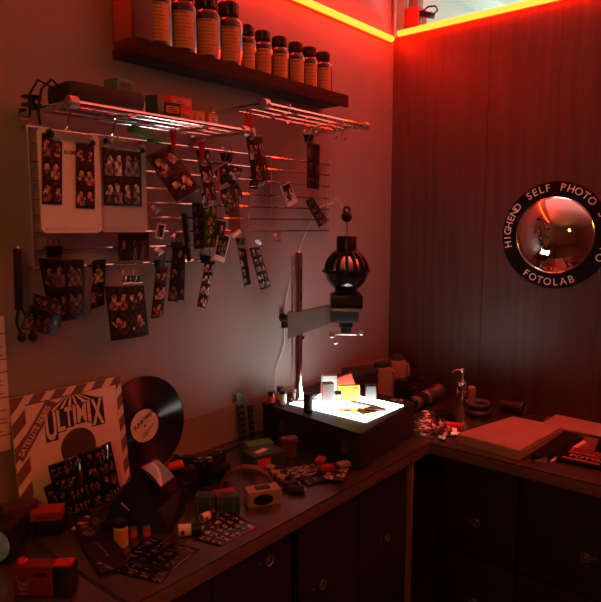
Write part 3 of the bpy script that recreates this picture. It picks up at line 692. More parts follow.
for k in range(5):
    x = -W2 + .020 + k * .060; flat(b, [(x, T0 + .004), (x + .026, T0 + .004), (x + .046, HS), (x + .020, HS)], -.003)
b.build('stripes', t)
b = B().m('maroon')
d = Vector((.62, 0, .785)).normalized()
c0 = Vector((-.105, -.0031, .225)); n_ = Vector((-d.z, 0, d.x))
b.poly([c0 - d * .075 + n_ * .016, c0 - d * .082 - n_ * .014, c0 + d * .088 - n_ * .014, c0 + d * .082 + n_ * .016], (0, -.0003, 0))
bn = b.build('banner', t)
B().m('cream').text('SATELLITE SERIES', .021, frame((c0.x, -.0036, c0.z), d, n_), bold=.0003, sx=.88).build('lettering', bn)
# logo: fan of rays and blocky letters
lets = [('U', -.061, .188, .262, .030), ('L', -.032, .206, .264, .022), ('T', -.009, .213, .266, .021), ('I', .0085, .217, .267, .008), ('M', .030, .216, .268, .028), ('I', .0525, .212, .268, .009), ('X', .078, .198, .272, .036)]
b = B().m('ink'); apex = (.005, .303)
edges = [(-.078, .262), (-.045, .266), (-.020, .268), (.002, .270), (.020, .270), (.048, .272), (.066, .272), (.103, .274)]
for i in range(7):
    e0, e1 = edges[i], edges[i + 1]; m_ = (e0[0] * .45 + e1[0] * .55, e0[1] * .45 + e1[1] * .55)
    flat(b, [e0, m_, (apex[0] + .003 * (i - 3), apex[1])], -.0030)
for ch, x, z0, z1, wd in lets:
    flat(b, [(x - wd / 2 - .002, z0 - .003), (x + wd / 2 + .003, z0 - .003), (x + wd / 2 + .003, z1 + .002), (x - wd / 2 - .002, z1 + .002)], -.0030)
lg = b.build('logo', t)
b = B().m('cream')
def fitted(b, ch, x, z0, z1, wd, y):
    cu = bpy.data.curves.new('t', 'FONT'); cu.body = ch; cu.size = 1; cu.extrude = .0; cu.offset = .03; cu.resolution_u = 3
    o = bpy.data.objects.new('t', cu); COL.objects.link(o); me = bpy.data.meshes.new_from_object(o); bpy.data.objects.remove(o)
    xs = [v.co.x for v in me.vertices]; ys = [v.co.y for v in me.vertices]; mx, nx, my, ny = max(xs), min(xs), max(ys), min(ys)
    tmp = bmesh.new(); tmp.from_mesh(me); bpy.data.meshes.remove(me)
    bmesh.ops.solidify(tmp, geom=list(tmp.faces), thickness=.001)
    for v in tmp.verts: v.co = Vector((x - wd / 2 + (v.co.x - nx) / (mx - nx) * wd, y - (.0003 if abs(v.co.z) > .0005 else 0), z0 + (v.co.y - ny) / (my - ny) * (z1 - z0)))
    b._merge(tmp, Matrix.Identity(3), Vector())
for ch, x, z0, z1, wd in lets: fitted(b, ch, x, z0, z1, wd, -.0034)
b.build('lettering', lg)
B().m('brown').lathe([(0, 0), (.052, 0), (.052, .0004), (0, .0004)], (.012, -.0027, .151), (0, -1, 0), 40).build('centre_hole', t)

t = thing('vinyl_record', 'black vinyl record with a cream label standing behind the striped sleeve', 'record', (-1.410, -.017, 1.052), rot=(R(90 - 4), 0, 0))
prof = [(0, -.001), (.150, -.001), (.151, 0), (.150, .001)]; r = .148
while r > .056: prof += [(r, .0011), (r - .0012, .0007)]; r -= .0024
prof += [(.052, .0009), (0, .0009)]
B().m('vinyl').lathe(prof, seg=72).build('disc', t)
lb = B().m('cream').lathe([(0, .0009), (.050, .0009), (.050, .0013), (0, .0013)], seg=40).build('label', t)
b = B().m('ink').text('FUNKYMIX', .017, frame((-.003, .017, .0016), (.87, .5, 0), (-.5, .87, 0)), bold=.0006, depth=.0002)
for k in range(4): b.box((.012 - .004 * k, -.012 - .007 * k, .0015), (.05 - .008 * k, .0016, .0003), rot=(0, 0, R(28)))
b.cyl((0, 0, .0012), (0, 0, .0018), .0036); b.build('print', lb)
# ------------------------------------------------------------ round mirror sign on the wood wall
CY, CZ_ = -.752, 1.622
t = thing('dome_mirror_sign', 'round black sign with white lettering around a domed mirror on the wood wall', 'mirror', (0, CY, CZ_))
B().m('blackgloss').lathe([(0, 0), (.207, 0), (.209, .004), (.205, .009), (.150, .010), (0, .010)], (0, 0, 0), (-1, 0, 0), 72).build('ring_board', t)
rc = .235; hh = .055; rm = .146
sph = (rm * rm + hh * hh) / (2 * hh)
prof = [(rm, .0)] + [(math.sqrt(max(0, sph ** 2 - (sph - hh + z) ** 2)), z) for z in [hh * i / 16 for i in range(17)]]
B().m('mirror').lathe([(r_, z + .010) for r_, z in prof], (0, 0, 0), (-1, 0, 0), 72).build('mirror_dome', t)
B().m('chrome').torus((-.010, 0, 0), .147, .003, (1, 0, 0), 64).build('rim', t)
b = B().m('paper')
def arc_text(b, word, a0, a1, rad, inward=False, size=.040):
    n = len(word)
    for i, ch in enumerate(word):
        a = R(a0 + (a1 - a0) * i / max(1, n - 1))
        o = (-.0104, -rad * math.cos(a), rad * math.sin(a)); up = Vector((0, -math.cos(a), math.sin(a))); xd = Vector((0, -math.sin(a), -math.cos(a)))
        if inward: up = -up; xd = -xd
        b.text(ch, size, frame(o, xd, up), depth=.0005, bold=.0)
arc_text(b, 'HIGHEND', 192, 143, .184)
arc_text(b, 'SELF', 124, 100, .184)
arc_text(b, 'PHOTO', 82, 44, .184)
arc_text(b, 'STUDIO', 25, -26, .187)
arc_text(b, 'FOTOLAB', 236, 293, .184, True)
b.build('lettering', t)

# ------------------------------------------------------------ light box
LT = 1.02
A_, F_, R_, K_ = (-.922, -.045), (-.972, -.513), (-.556, -.465), (-.512, -.020)
ox, oy = -.74, -.26
t = thing('light_box', 'big black wooden light box with a glowing white panel on the worktop', 'light box', (ox, oy, ZC))
def ring(pts, z, g=0): return [((p[0] - ox) * (1 - g), (p[1] - oy) * (1 - g), z) for p in pts]
B().m('boxblack').hull(ring((A_, F_, R_, K_), .004, .01), ring((A_, F_, R_, K_), .108, .01)).build('body', t)
B().m('boxblack').hull(ring((A_, F_, R_, K_), .108), ring((A_, F_, R_, K_), LT - ZC)).build('lid', t)
P4_ = ((-.866, -.128), (-.868, -.459), (-.622, -.456), (-.618, -.140))
B().m('light').hull(ring(P4_, LT - ZC), ring(P4_, LT - ZC + .0015)).build('light_panel', t)
for f in (.23, .86):
    x = A_[0] + (F_[0] - A_[0]) * f - ox; yv = A_[1] + (F_[1] - A_[1]) * f - oy
    B().m('brown').lathe([(0, 0), (.014, 0), (.016, .003), (.013, .003), (.011, .001), (0, .001)], (x + .002, yv, .060), (-1, -.1, 0), 24, (1.5, .8)).build('hand_grip', t).scale = (1, 1, 1)
PZ = LT + .0018

# ------------------------------------------------------------ enlarger
CX, CYY = -.82, -.13
t = thing('photo_enlarger', 'old photo enlarger with a black globe lamp head on a chrome column', 'enlarger', (CX, CYY, LT + .0005))
def Lz(z): return z - LT
B().m('chrome').lathe([(0, 0), (.030, 0), (.030, .006), (.022, .012), (.021, .035), (0, .035)], seg=32).build('column_collar', t)
B().m('chrome').cyl((0, 0, .03), (0, 0, .545), .0155, seg=28, bev=.002).build('column', t)
B().m('brushed').cyl((-.020, .010, .08), (-.020, .010, .53), .0035).build('gear_rack', t)
u = Vector((.581, -.814, 0)); nn = Vector((-.814, -.581, 0))
a0, a1 = -u * .036, u * .128
def P(v, z): return Vector((v.x, v.y, Lz(z)))
o1, o2 = nn * .022, nn * -.022
B().m('grey').hull([P(a0 + o1, 1.254), P(a1 + o1, 1.316), P(a1 + o1, 1.380), P(a0 * .1 + o1, 1.350), P(a0 + o1, 1.350)],
                   [P(a0 + o2, 1.254), P(a1 + o2, 1.316), P(a1 + o2, 1.380), P(a0 * .1 + o2, 1.350), P(a0 + o2, 1.350)]).build('arm', t)
B().m('black').cyl(P(a0 * .2 - u * .02, 1.30) - nn * .02, P(a0 * .2 - u * .055, 1.30) - nn * .02, .012, .014, seg=20).build('height_knob', t)
B().m('black').cyl(P(u * .02 + o1, 1.262), P(u * .02 + o1 * 1.5, 1.262), .006).build('arm_screw', t)
hd = u * .172
H0 = Vector((hd.x, hd.y, 0))
# head parts, bottom to top
B().m('black').box(H0 + Vector((0, 0, Lz(1.3935))), (.112, .105, .045), rot=(0, 0, R(-50)), bev=.005).build('condenser_housing', t)
B().m('brushed').box(H0 + Vector((0, 0, Lz(1.3655))), (.104, .112, .008), rot=(0, 0, R(-50)), bev=.001).build('negative_edge', t)
B().m('matteblack').box(H0 + Vector((-.004, .006, Lz(1.339))), (.100, .090, .040), rot=(0, 0, R(-50)), bev=.004).build('negative_stage', t)
B().m('black').lathe([(0, Lz(1.275)), (.017, Lz(1.275)), (.019, Lz(1.281)), (.019, Lz(1.295)), (.026, Lz(1.298)), (.026, Lz(1.320)), (0, Lz(1.320))], (H0.x, H0.y, 0), seg=28).build('lens', t)
B().m('brushed').cyl(H0 + Vector((-.02, -.02, Lz(1.275))) + u * -.05, H0 + Vector((-.02, -.02, Lz(1.275))) + u * .035, .0028).build('filter_bar', t)
for q, zz, rr_ in ((-.052, 1.275, .011), (-.040, 1.250, .009), (.050, 1.283, .008)):
    c = H0 + Vector((-.02, -.02, Lz(zz))) + u * q; B().m('brushed').cyl(c, c + nn * .014, rr_, seg=16, bev=.002).build('focus_knob', t)
S0 = Vector((H0.x, H0.y, Lz(1.499)))
rs = .0755
B().m('black').lathe([(.050, -.084), (.050, -.078), (.040, -.072), (.040, -.066)], S0, seg=40).build('lower_collar', t)
B().m('blackgloss').lathe([(.040, -.066)] + [(rs * math.sin(R(a)), -rs * math.cos(R(a))) for a in range(34, 91, 7)] + [(rs, .004)], S0, seg=48).build('lower_globe', t)
B().m('black').lathe([(.072, -.004), (.086, -.004), (.086, .004), (.072, .004)], S0, seg=48).build('flange', t)
for k in range(3): B().m('black').cyl(S0 + Vector((.081 * math.cos(R(10 + 120 * k + 200)), .081 * math.sin(R(210 + 120 * k)), -.010)), S0 + Vector((.081 * math.cos(R(210 + 120 * k)), .081 * math.sin(R(210 + 120 * k)), .010)), .006).build('flange_screw', t)
B().m('chrome').lathe([(rs * .93 * math.cos(R(a)), rs * .93 * math.sin(R(a))) for a in range(0, 70, 6)], S0, seg=40).build('upper_reflector', t)
b = B().m('black')
nr = 14
for k in range(nr):
    a = 2 * PI * k / nr + .2
    pts = [S0 + Vector((rs * math.cos(R(e)) * math.cos(a), rs * math.cos(R(e)) * math.sin(a), rs * math.sin(R(e)))) for e in range(0, 68, 6)]
    b.tube(pts, .0062, 6)
b.build('vent_ribs', t)
B().m('black').lathe([(0, .058), (.046, .058), (.046, .066), (.036, .070), (.036, .118), (.034, .122), (0, .122)], S0, seg=36).build('neck', t)
B().m('chrome').cyl(S0 + Vector((0, 0, .12)), S0 + Vector((0, 0, .176)), .0028).build('stalk', t)
k = B().m('black').ball(S0 + Vector((0, 0, .190)), .0195, 22).build('cord_ball', t)
B().m('black').torus(S0 + Vector((0, 0, .212)), .012, .0045, (-.3, -.9, 0), 20).build('hanging_loop', k)
# cord from the head to the wall and down
def smooth(pts, n=6):
    pts = [Vector(p) for p in pts]; out = []
    for i in range(len(pts) - 1):
        p0, p1, p2, p3 = pts[max(i - 1, 0)], pts[i], pts[i + 1], pts[min(i + 2, len(pts) - 1)]
        for k in range(n):
            s = k / n; out.append(.5 * ((2 * p1) + (-p0 + p2) * s + (2 * p0 - 5 * p1 + 4 * p2 - p3) * s * s + (-p0 + 3 * p1 - 3 * p2 + p3) * s ** 3))
    return out + [pts[-1]]
tag(B().m('cable').tube(smooth([(-.722, -.262, 1.700), (-.66, -.20, 1.735), (-.56, -.10, 1.765), (-.47, -.016, 1.752), (-.546, -.010, 1.730), (-.609, -.008, 1.662), (-.657, -.008, 1.585), (-.693, -.008, 1.52), (-.735, -.008, 1.42), (-.758, -.008, 1.33)]), .0022, 6).build('enlarger_cord'),
    'pale cord looping from the enlarger head to the grey wall', 'cord')
t = thing('wall_plug', 'black plug in the wall beside the enlarger column with a pale cord', 'plug', (-.764, 0, 1.312))
B().m('black').cyl((0, 0, 0), (0, -.03, 0), .017, .013, seg=24, bev=.002).build('plug_body', t)
B().m('cable').tube(smooth([(0, -.02, -.012), (.004, -.008, -.05), (.005, -.008, -.10), (-.020, -.008, -.15), (-.041, -.008, -.196), (-.055, -.016, -.25), (-.063, -.03, -.288)]), .0024, 6).build('lead', t)

# ------------------------------------------------------------ things on the light box
def tub(x, y, z, r, h, body, cap, label, cat='canister', name='film_canister', lab=None, group=None):
    t = thing(name, label, cat, (x, y, z), group=group)
    b_ = B().m(body).lathe([(0, 0), (r * .94, 0), (r, .0015), (r, h * .80), (0, h * .80)], seg=24).build('body', t)
    B().m(cap).lathe([(0, h * .79), (r * 1.07, h * .79), (r * 1.07, h * .97), (r, h), (0, h)], seg=24).build('lid', t)
    if lab: B().m(lab).lathe([(r + .0003, h * .15), (r + .0006, h * .15), (r + .0006, h * .68), (r + .0003, h * .68)], seg=24).build('label', t)
    return t
tub(-.915, -.085, LT, .012, .050, 'amber', 'black', 'dark film canister, leftmost of three at the back left of the light box', lab='redcard')
tub(-.882, -.112, LT, .012, .048, 'white', 'black', 'white and green film canister, middle of three behind the column foot', lab='white')
tub(-.862, -.080, LT, .012, .054, 'amber', 'black', 'yellow labelled film canister, right of three at the back left of the light box', lab='yellow')
tub(-.900, -.243, LT, .0155, .066, 'black', 'black', 'black canister at the left edge of the glowing panel', lab='matteblack')
def carton(name, label, x, y, z, d, rz, body, extra=None, rx=0, ry=0):
    t = thing(name, label, 'box', (x, y, z), rot=(rx, ry, rz))
    B().m(body).box((0, 0, d[2] / 2), d, bev=.0008).build('carton', t)
    if extra: extra(t, d)
    return t
def red_print(t, d):
    b = B().m('redcard').box((-d[0] * .5 - .0003, 0, d[2] * .5), (.0006, d[1] * .75, d[2] * .85)); b.build('side_panel', t)
    b = B().m('grey').torus((0, -d[1] / 2 - .0005, d[2] * .45), d[0] * .25, .0008, (0, 1, 0), 20, rseg=4)
    for k in range(3): b.box((0, -d[1] / 2 - .0003, d[2] * (.7 + .07 * k)), (d[0] * .6, .0006, d[2] * .02))
    b.build('print', t)
carton('film_carton', 'white film carton with red print standing on the glowing panel', -.815, -.262, PZ, (.040, .038, .088), R(-38), 'cartonwhite', red_print)
carton('film_carton', 'white carton lying behind the other cartons on the panel', -.700, -.180, PZ, (.055, .03, .082), R(-42), 'cartonwhite')
def scrib(t, d):
    b = B().m('darkgreen'); rnd = random.Random(5)
    for k in range(9):
        x = rnd.uniform(-.40, .05) * d[0]; z = rnd.uniform(.15, .6) * d[2]
        b.torus((x, -d[1] / 2 - .0004, z), rnd.uniform(.003, .007), .0005, (0, 1, 0), 12, rnd.uniform(0, 3), rnd.uniform(3.2, 6), 4)
    b.build('scribble', t)
    B().m('redcard').lathe([(0, 0), (.011, 0), (.011, .0006), (0, .0006)], (.022, -d[1] / 2, d[2] * .82), (0, -1, 0), 20, (1, .35)).build('badge', t)
carton('film_carton', 'lime yellow carton with a scribbled drawing standing on the panel', -.697, -.270, PZ, (.078, .018, .058), R(-44), 'lime', scrib)
carton('film_carton', 'bright red carton tilted behind the lime yellow one', -.640, -.225, PZ + .012, (.070, .016, .066), R(-46), 'redcard', None, 0, R(-20))
t = thing('light_meter', 'small grey slab with a black rim right of the lime carton', 'meter', (-.648, -.335, PZ), R(-46))
B().m('black').box((0, .004, .032), (.040, .010, .064), bev=.003).build('back_shell', t)
B().m('slate').box((-.001, -.003, .028), (.034, .006, .054), bev=.001).build('front_plate', t)
tub(-.768, -.272, PZ, .012, .050, 'glass', 'black', 'small clear bottle with a black cap between the white and lime cartons', 'bottle', 'dropper_bottle')
t = thing('plastic_spool', 'white plastic spool beside the white carton with red print', 'spool', (-.850, -.232, PZ))
B().m('white').lathe([(0, 0), (.011, 0), (.011, .003), (.006, .004), (.006, .040), (.011, .041), (.011, .045), (0, .045)], seg=24).build('core', t)
B().m('white').torus((0, 0, .035), .0095, .0025, (1, 0, 0), 18).build('loop', t)
t = thing('magnifying_glass', 'magnifying glass with a brass rim and dark handle on the glowing panel', 'magnifying glass', (-.790, -.330, PZ))
B().m('yellow').torus((0, 0, .004), .041, .0034, seg=40).build('rim', t)
B().m('glass').lathe([(0, .002), (.038, .0035), (.039, .005), (.038, .0065), (0, .008)], seg=40).build('lens', t)
hv = Vector((.45, -.89, 0)).normalized()
B().m('yellow').cyl(hv * .044 + Vector((0, 0, .005)), hv * .062 + Vector((0, 0, .005)), .004).build('ferrule', t)
B().m('brown').cyl(hv * .060 + Vector((0, 0, .0065)), hv * .135 + Vector((0, 0, .0065)), .0065, .0075, bev=.002).build('handle', t)
t = thing('retouching_knife', 'brown handled tool lying behind the magnifying glass on the panel', 'tool', (-.718, -.350, PZ + .001), R(-88))
B().m('leather').box((0, 0, .005), (.115, .014, .009), bev=.003).build('handle', t)
B().m('brushed').box((.066, 0, .005), (.02, .010, .004), bev=.001).build('tip', t)
tag(B().m('lime').box((0, 0, .0004), (.075, .055, .0008), rot=(0, 0, R(-20))).build('filter_gel', None, (-.765, -.395, PZ)), 'flat yellow-green filter gel lying on the panel before the magnifying glass', 'filter')
t = thing('pocket_scissors', 'small chrome scissors at the right rim of the light box', 'scissors', (-.585, -.395, LT))
B().m('chrome').torus((0, 0, .003), .009, .0018).torus((.006, -.022, .003), .009, .0018).tube([(-.008, .006, .003), (-.03, .012, .003), (-.05, .008, .003)], .002).build('blades', t)

# ------------------------------------------------------------ far corner of the worktop
def jug(x, y, w_, h_, rz, label):
    t = thing('plastic_jug', label, 'jug', (x, y, ZC), rz, group=None)
    B().m('jug').hull([(-w_ / 2, -w_ * .35, 0), (w_ / 2, -w_ * .35, 0), (w_ / 2, w_ * .35, 0), (-w_ / 2, w_ * .35, 0)],
                       [(-w_ * .46, -w_ * .32, h_ * .92), (w_ * .46, -w_ * .32, h_ * .92), (w_ * .46, w_ * .32, h_ * .92), (-w_ * .46, w_ * .32, h_ * .92)]).box((0, 0, h_ * .94), (w_ * .9, w_ * .62, h_ * .06), bev=.004).build('body', t)
    B().m('jug').tube(smooth([(w_ * .45, 0, h_ * .85), (w_ * .66, 0, h_ * .8), (w_ * .68, 0, h_ * .5), (w_ * .46, 0, h_ * .35)]), .008, 8).build('handle', t)
    B().m('matteblack').lathe([(0, h_ * .97), (w_ * .40, h_ * .97), (w_ * .42, h_ * 1.0), (w_ * .38, h_ * 1.10), (w_ * .2, h_ * 1.12), (0, h_ * 1.12)], seg=28, scale=(1.05, .8)).build('lid', t)
    return t
jug(-.235, -.115, .085, .150, R(-45), 'pale plastic jug with a black lid behind the light box, the larger one')
jug(-.125, -.130, .070, .165, R(-45), 'smaller pale plastic jug with a black lid in the far corner')
t = thing('camera_pouch', 'soft black pouch behind the light box left of the pale jugs', 'pouch', (-.36, -.085, ZC), R(-20))
B().m('matteblack').box((0, 0, .07), (.15, .09, .14), bev=.03).build('body', t)
B().m('matteblack').box((-.005, -.01, .145), (.14, .09, .03), bev=.012).build('flap', t)
def camera(name, x, y, z, rz, label, s=1.0, key='black', top='brushed', group=None):
    t = thing(name, label, 'camera', (x, y, z), rz); t.scale = (s, s, s)
    B().m(key).box((0, 0, .036), (.125, .042, .072), bev=.006).build('body', t)
    B().m(top).box((0, 0, .077), (.115, .036, .012), bev=.003).box((0, 0, .086), (.038, .032, .014), bev=.004).build('top_plate', t)
    B().m('black').lathe([(0, 0), (.030, 0), (.030, .010), (.027, .011), (.027, .030), (.024, .032), (.022, .028), (0, .026)], (0, -.020, .034), (0, -1, 0), 32).build('lens_barrel', t)
    B().m('lens').lathe([(0, .006), (.012, .004), (.020, 0)], (0, -.045, .034), (0, -1, 0), 28).build('front_glass', t)
    B().m('chrome').cyl((.042, 0, .082), (.042, 0, .090), .007).build('shutter_button', t)
    B().m('chrome').cyl((-.040, 0, .082), (-.040, 0, .092), .011).build('rewind_knob', t)
    return t
camera('film_camera', -.170, -.225, ZC, R(-40), 'black camera standing right of the pale jugs', 1.15, top='black')
t = thing('telephoto_lens', 'silver-grey lens barrel lying on the right worktop beside the light box', 'lens', (-.290, -.320, ZC + .034))
ax = Vector((1, .04, .02))
B().m('brushed').lathe([(0, 0), (.026, 0), (.028, .004), (.028, .030), (.025, .032), (.025, .10), (.030, .105), (.030, .150), (.024, .152), (.024, .19), (.031, .2), (.031, .235), (.026, .236), (.024, .225), (0, .22)], (-.02, 0, 0), ax, 36).build('barrel', t)
B().m('rubber').lathe([(.0255, .04), (.0295, .042), (.0295, .085), (.0255, .087)], (-.02, 0, 0), ax, 36).build('focus_ring', t)
B().m('lens').lathe([(0, -.006), (.012, -.004), (.022, .0005)], (-.02, 0, 0), ax, 28).build('front_glass', t)
t = thing('pump_dispenser', 'chrome pump bottle standing against the dark wood wall', 'bottle', (-.124, -.445, ZC))
B().m('chrome').lathe([(0, 0), (.024, 0), (.025, .002), (.025, .100), (.021, .110), (.012, .114), (.012, .122), (0, .122)], seg=32).build('bottle', t)
B().m('chrome').cyl((0, 0, .12), (0, 0, .150), .005).build('stem', t)
B().m('chrome').lathe([(0, .148), (.011, .148), (.011, .160), (.008, .168), (0, .168)], seg=20).tube([(0, 0, .160), (-.02, .016, .162), (-.034, .027, .158), (-.038, .030, .150)], .0035).build('pump_head', t)
tub(-.088, -.468, ZC, .017, .085, 'kraft', 'kraft', 'small tan tube standing right of the chrome pump bottle', 'tube', 'card_tube')
for i, (rr_, key, lab) in enumerate(((.052, 'black', 'wide black filter ring, bottom of the low stack'), (.048, 'brushed', 'metal-edged filter ring, second in the low stack'), (.044, 'black', 'black filter ring, third in the low stack'), (.046, 'brushed', 'metal-rimmed filter ring on top of the low stack'))):
    t = thing('lens_filter', lab + ' near the wood wall', 'filter', (-.185 + .004 * i, -.545 + .003 * i, ZC + .0135 * i), group='filter rings near the wood wall')
    B().m(key).lathe([(rr_ - .005, 0), (rr_, .0005), (rr_, .0125), (rr_ - .004, .013), (rr_ - .005, 0)], seg=40).build('rim', t)
    B().m('lens').lathe([(0, .004), (rr_ - .004, .004), (rr_ - .004, .007), (0, .007)], seg=40).build('glass', t)
t = thing('lens_hood', 'dark lens hood lying against the wood wall, right of the filter rings', 'lens hood', (-.060, -.635, ZC + .022))
B().m('matteblack').lathe([(.016, -.05), (.020, -.05), (.022, 0), (.027, .045), (.025, .045), (.018, 0), (.016, -.05)], (0, 0, .004), (0, -1, 0), 32).build('hood', t)
B().m('brushed').torus((0, -.045, .004), .026, .0015, (0, 1, 0), 30).build('rim', t)
# developing reels and chain between light box and papers
def reel(x, y, z, rot, label):
    t = thing('developing_reel', label, 'reel', (x, y, z), rot=rot, group='wire developing reels')
    for q in (0, .030):
        b = B().m('chrome'); n = 70
        b.tube([(math.cos(i * .36) * (.007 + .0004 * i), math.sin(i * .36) * (.007 + .0004 * i), q) for i in range(n)], .0010, 5)
        for k in range(3): b.tube([(0, 0, q), (.036 * math.cos(2.1 * k), .036 * math.sin(2.1 * k), q)], .0013, 5)
        b.build('spiral_side', t)
    B().m('chrome').cyl((0, 0, 0), (0, 0, .030), .006).build('core', t)
    return t
r0 = reel(-.520, -.475, ZC + .004, (R(8), 0, 0), 'wire developing reel lying flat, closest to the light box')
for x, y, z, rot, lab in ((-.455, -.46, ZC + .004, (0, 0, R(40)), 'wire developing reel lying behind the closest one'), (-.495, -.525, ZC + .022, (R(60), R(10), 0), 'wire developing reel tipped on its edge at the front'),
                          (-.400, -.430, ZC + .006, (0, R(5), R(70)), 'wire developing reel farthest from the worktop edge')):
    q = dup(r0, (x, y, z), None, lab); q.rotation_euler = rot
for i, (x, y, rz) in enumerate(((-.555, -.520, .3), (-.545, -.575, 1.4), (-.475, -.585, 2.2), (-.50, -.56, .9))):
    bulldog(x, y, ZC + .009, ['chrome clip lying at the inner corner of the worktop', 'chrome clip at the very edge of the right worktop', 'chrome clip lying beside the pale paper stack', 'chrome clip in the middle of the metal clutter'][i], 1.1)
    o = bpy.data.objects[[k for k in bpy.data.objects.keys() if k.startswith('bulldog_clip')][-1]]; o.rotation_euler = (R(80), 0, rz)
tub(-.470, -.535, ZC, .014, .026, 'redcard', 'black', 'small red pot with a black lid left of the red carton')
carton('film_carton', 'small red carton between the metal reels and the paper stack', -.420, -.548, ZC, (.072, .04, .024), R(-72), 'redcard')
carton('film_carton', 'low black carton behind the small red one', -.330, -.470, ZC, (.075, .05, .03), R(-60), 'black')

# paper stack, folder, papers, box of cards
Q4 = [Vector((-.222, -.700, 0)), Vector((-.544, -.626, 0)), Vector((-.568, -.857, 0)), Vector((-.224, -.885, 0))]
cen = sum(Q4, Vector()) / 4
t = thing('paper_stack', 'thick stack of pale paper lying on the right worktop', 'paper', (cen.x, cen.y, ZC))
def quad(b, q, z0, z1, g=1.0, off=(0, 0)):
    p = [(v - cen) * g + Vector((off[0], off[1], 0)) for v in q]
    return b.hull([(v.x, v.y, z0) for v in p], [(v.x, v.y, z1) for v in p])
b = B().m('oldpaper')
for k in range(9): quad(b, Q4, .0035 * k + .001, .0035 * k + .0042, 1 - .006 * (k % 3), (.0015 * math.sin(k * 2.3), .0015 * math.cos(k * 1.7)))
b.build('sheets', t)
quad(B().m('oldpaper'), Q4, .0336, .0342, .985, (.004, .002)).build('top_sheet', t)
b = B().m('kraft'); d1 = (Q4[1] - Q4[0]).normalized(); d2 = (Q4[3] - Q4[0]).normalized()
for k in range(7):
    p = (Q4[0] - cen) + d2 * (.03 + .022 * k) + d1 * .03; q = p + d1 * (.24 - .03 * (k % 3)); w_ = d2 * .0012
    b.hull([p - w_ + Vector((0, 0, .0343)), q - w_ + Vector((0, 0, .0343)), q + w_ + Vector((0, 0, .0343)), p + w_ + Vector((0, 0, .0343))], [p - w_ + Vector((0, 0, .0346)), q - w_ + Vector((0, 0, .0346)), q + w_ + Vector((0, 0, .0346)), p + w_ + Vector((0, 0, .0346))])
b.build('faint_lines', t)
t = thing('ring_binder', 'black binder with loose leaves along the right side of the paper stack', 'binder', (-.38, -.915, ZC))
B().m('black').hull([(-.16, .030, 0), (-.15, -.020, 0), (.17, -.045, 0), (.17, .022, 0)], [(-.16, .032, .016), (-.13, -.008, .014), (.16, -.030, .012), (.16, .024, .020)]).build('cover', t)
B().m('cream').hull([(-.13, -.022, .001), (-.125, -.028, .001), (.13, -.062, .001), (.14, -.050, .001)], [(-.13, -.020, .004), (-.125, -.026, .004), (.13, -.058, .004), (.14, -.046, .004)]).build('loose_leaf', t)
t = thing('open_book', 'open pale booklet against the wood wall at the right edge', 'book', (-.080, -.915, ZC))
B().m('maroon').box((0, -.03, .002), (.15, .34, .004), rot=(0, 0, R(8)), bev=.001).build('cover', t)
B().m('oldpaper').hull([(-.065, .13, .004), (-.085, -.19, .004), (.065, -.20, .004), (.075, .13, .004)], [(-.060, .12, .010), (-.080, -.18, .007), (.055, -.19, .008), (.070, .12, .012)]).build('pages', t)
t = thing('tablet', 'black tablet lying behind the lettered card box at the right edge', 'tablet', (-.235, -1.11, ZC), R(6))
B().m('black').box((0, 0, .012), (.13, .19, .024), bev=.004).build('shell', t)
B().m('blackgloss').box((0, 0, .0245), (.115, .17, .001)).build('screen', t)
t = thing('card_box', 'flat black and red card box with pale lettering at the worktop edge', 'box', (-.425, -1.045, ZC), R(3))
B().m('blackgloss').box((0, 0, .007), (.135, .20, .014), bev=.002).build('lid', t)
B().m('dullred').box((.034, -.005, .0143), (.050, .17, .0006)).box((-.048, .03, .0143), (.014, .11, .0006)).build('red_panel', t)
b = B().m('dullcream').text('FOTOLAB', .034, frame((-.018, -.005, .0146), (0, -1, 0), (1, 0, 0)), bold=.0008, sx=1.0); b.build('lettering', t)
B().m('ink').text('FOTOLAB', .034, frame((.034, -.005, .0149), (0, -1, 0), (1, 0, 0)), bold=.0008, sx=1.0).build('dark_lettering', t)
t = thing('clear_sleeve', 'thin dark red print lying between the binder and the card box', 'print', (-.27, -.985, ZC), R(0)); 
t.name = 'card_print'
B().m('maroon').box((0, 0, .001), (.16, .05, .002), rot=(0, 0, R(8))).build('sheet', t)

# ------------------------------------------------------------ left worktop clutter
RZ5 = R(-49.9)
t = thing('compact_camera', 'red compact camera with a horned emblem and black grip, front left', 'camera', (-1.921, -.378, ZC), RZ5)
B().m('bodyred').box((-.018, 0, .033), (.082, .036, .064), bev=.004).build('body', t)
B().m('black').box((.042, 0, .032), (.040, .040, .062), bev=.005).build('grip', t)
B().m('red').box((.040, .002, .0645), (.036, .030, .004), bev=.0015).build('shutter_plate', t)
B().m('red').lathe([(0, 0), (.010, 0), (.011, .006), (.007, .010), (.006, .004), (0, .004)], (-.045, 0, .064), (0, 0, 1), 20).build('winder', t)
B().m('blackgloss').box((.000, -.0185, .049), (.022, .002, .008), bev=.0008).build('viewfinder', t)
b = B().m('silver'); ex, ez, ey = -.037, .026, -.0188
for s in (-1, 1):
    b.tube(smooth([(ex + s * .006, ey, ez + .008), (ex + s * .013, ey, ez + .010), (ex + s * .014, ey, ez + .018)], 4), .0011, 5)
    b.tube(smooth([(ex + s * .010, ey, ez + .006), (ex + s * .009, ey, ez - .004), (ex + s * .003, ey, ez - .011)], 4), .0011, 5)
    b.tube([(ex + s * .007, ey, ez + .004), (ex + s * .002, ey, ez + .001)], .0013, 5)
    b.tube([(ex + s * .001, ey, ez + .007), (ex + s * .0015, ey, ez - .003)], .0010, 5)
b.tube(smooth([(ex - .006, ey, ez - .005), (ex, ey, ez - .008), (ex + .006, ey, ez - .005)], 4), .0010, 5).tube([(ex - .008, ey, ez - .018), (ex + .008, ey, ez - .018)], .0010, 5)
b.build('emblem', t)
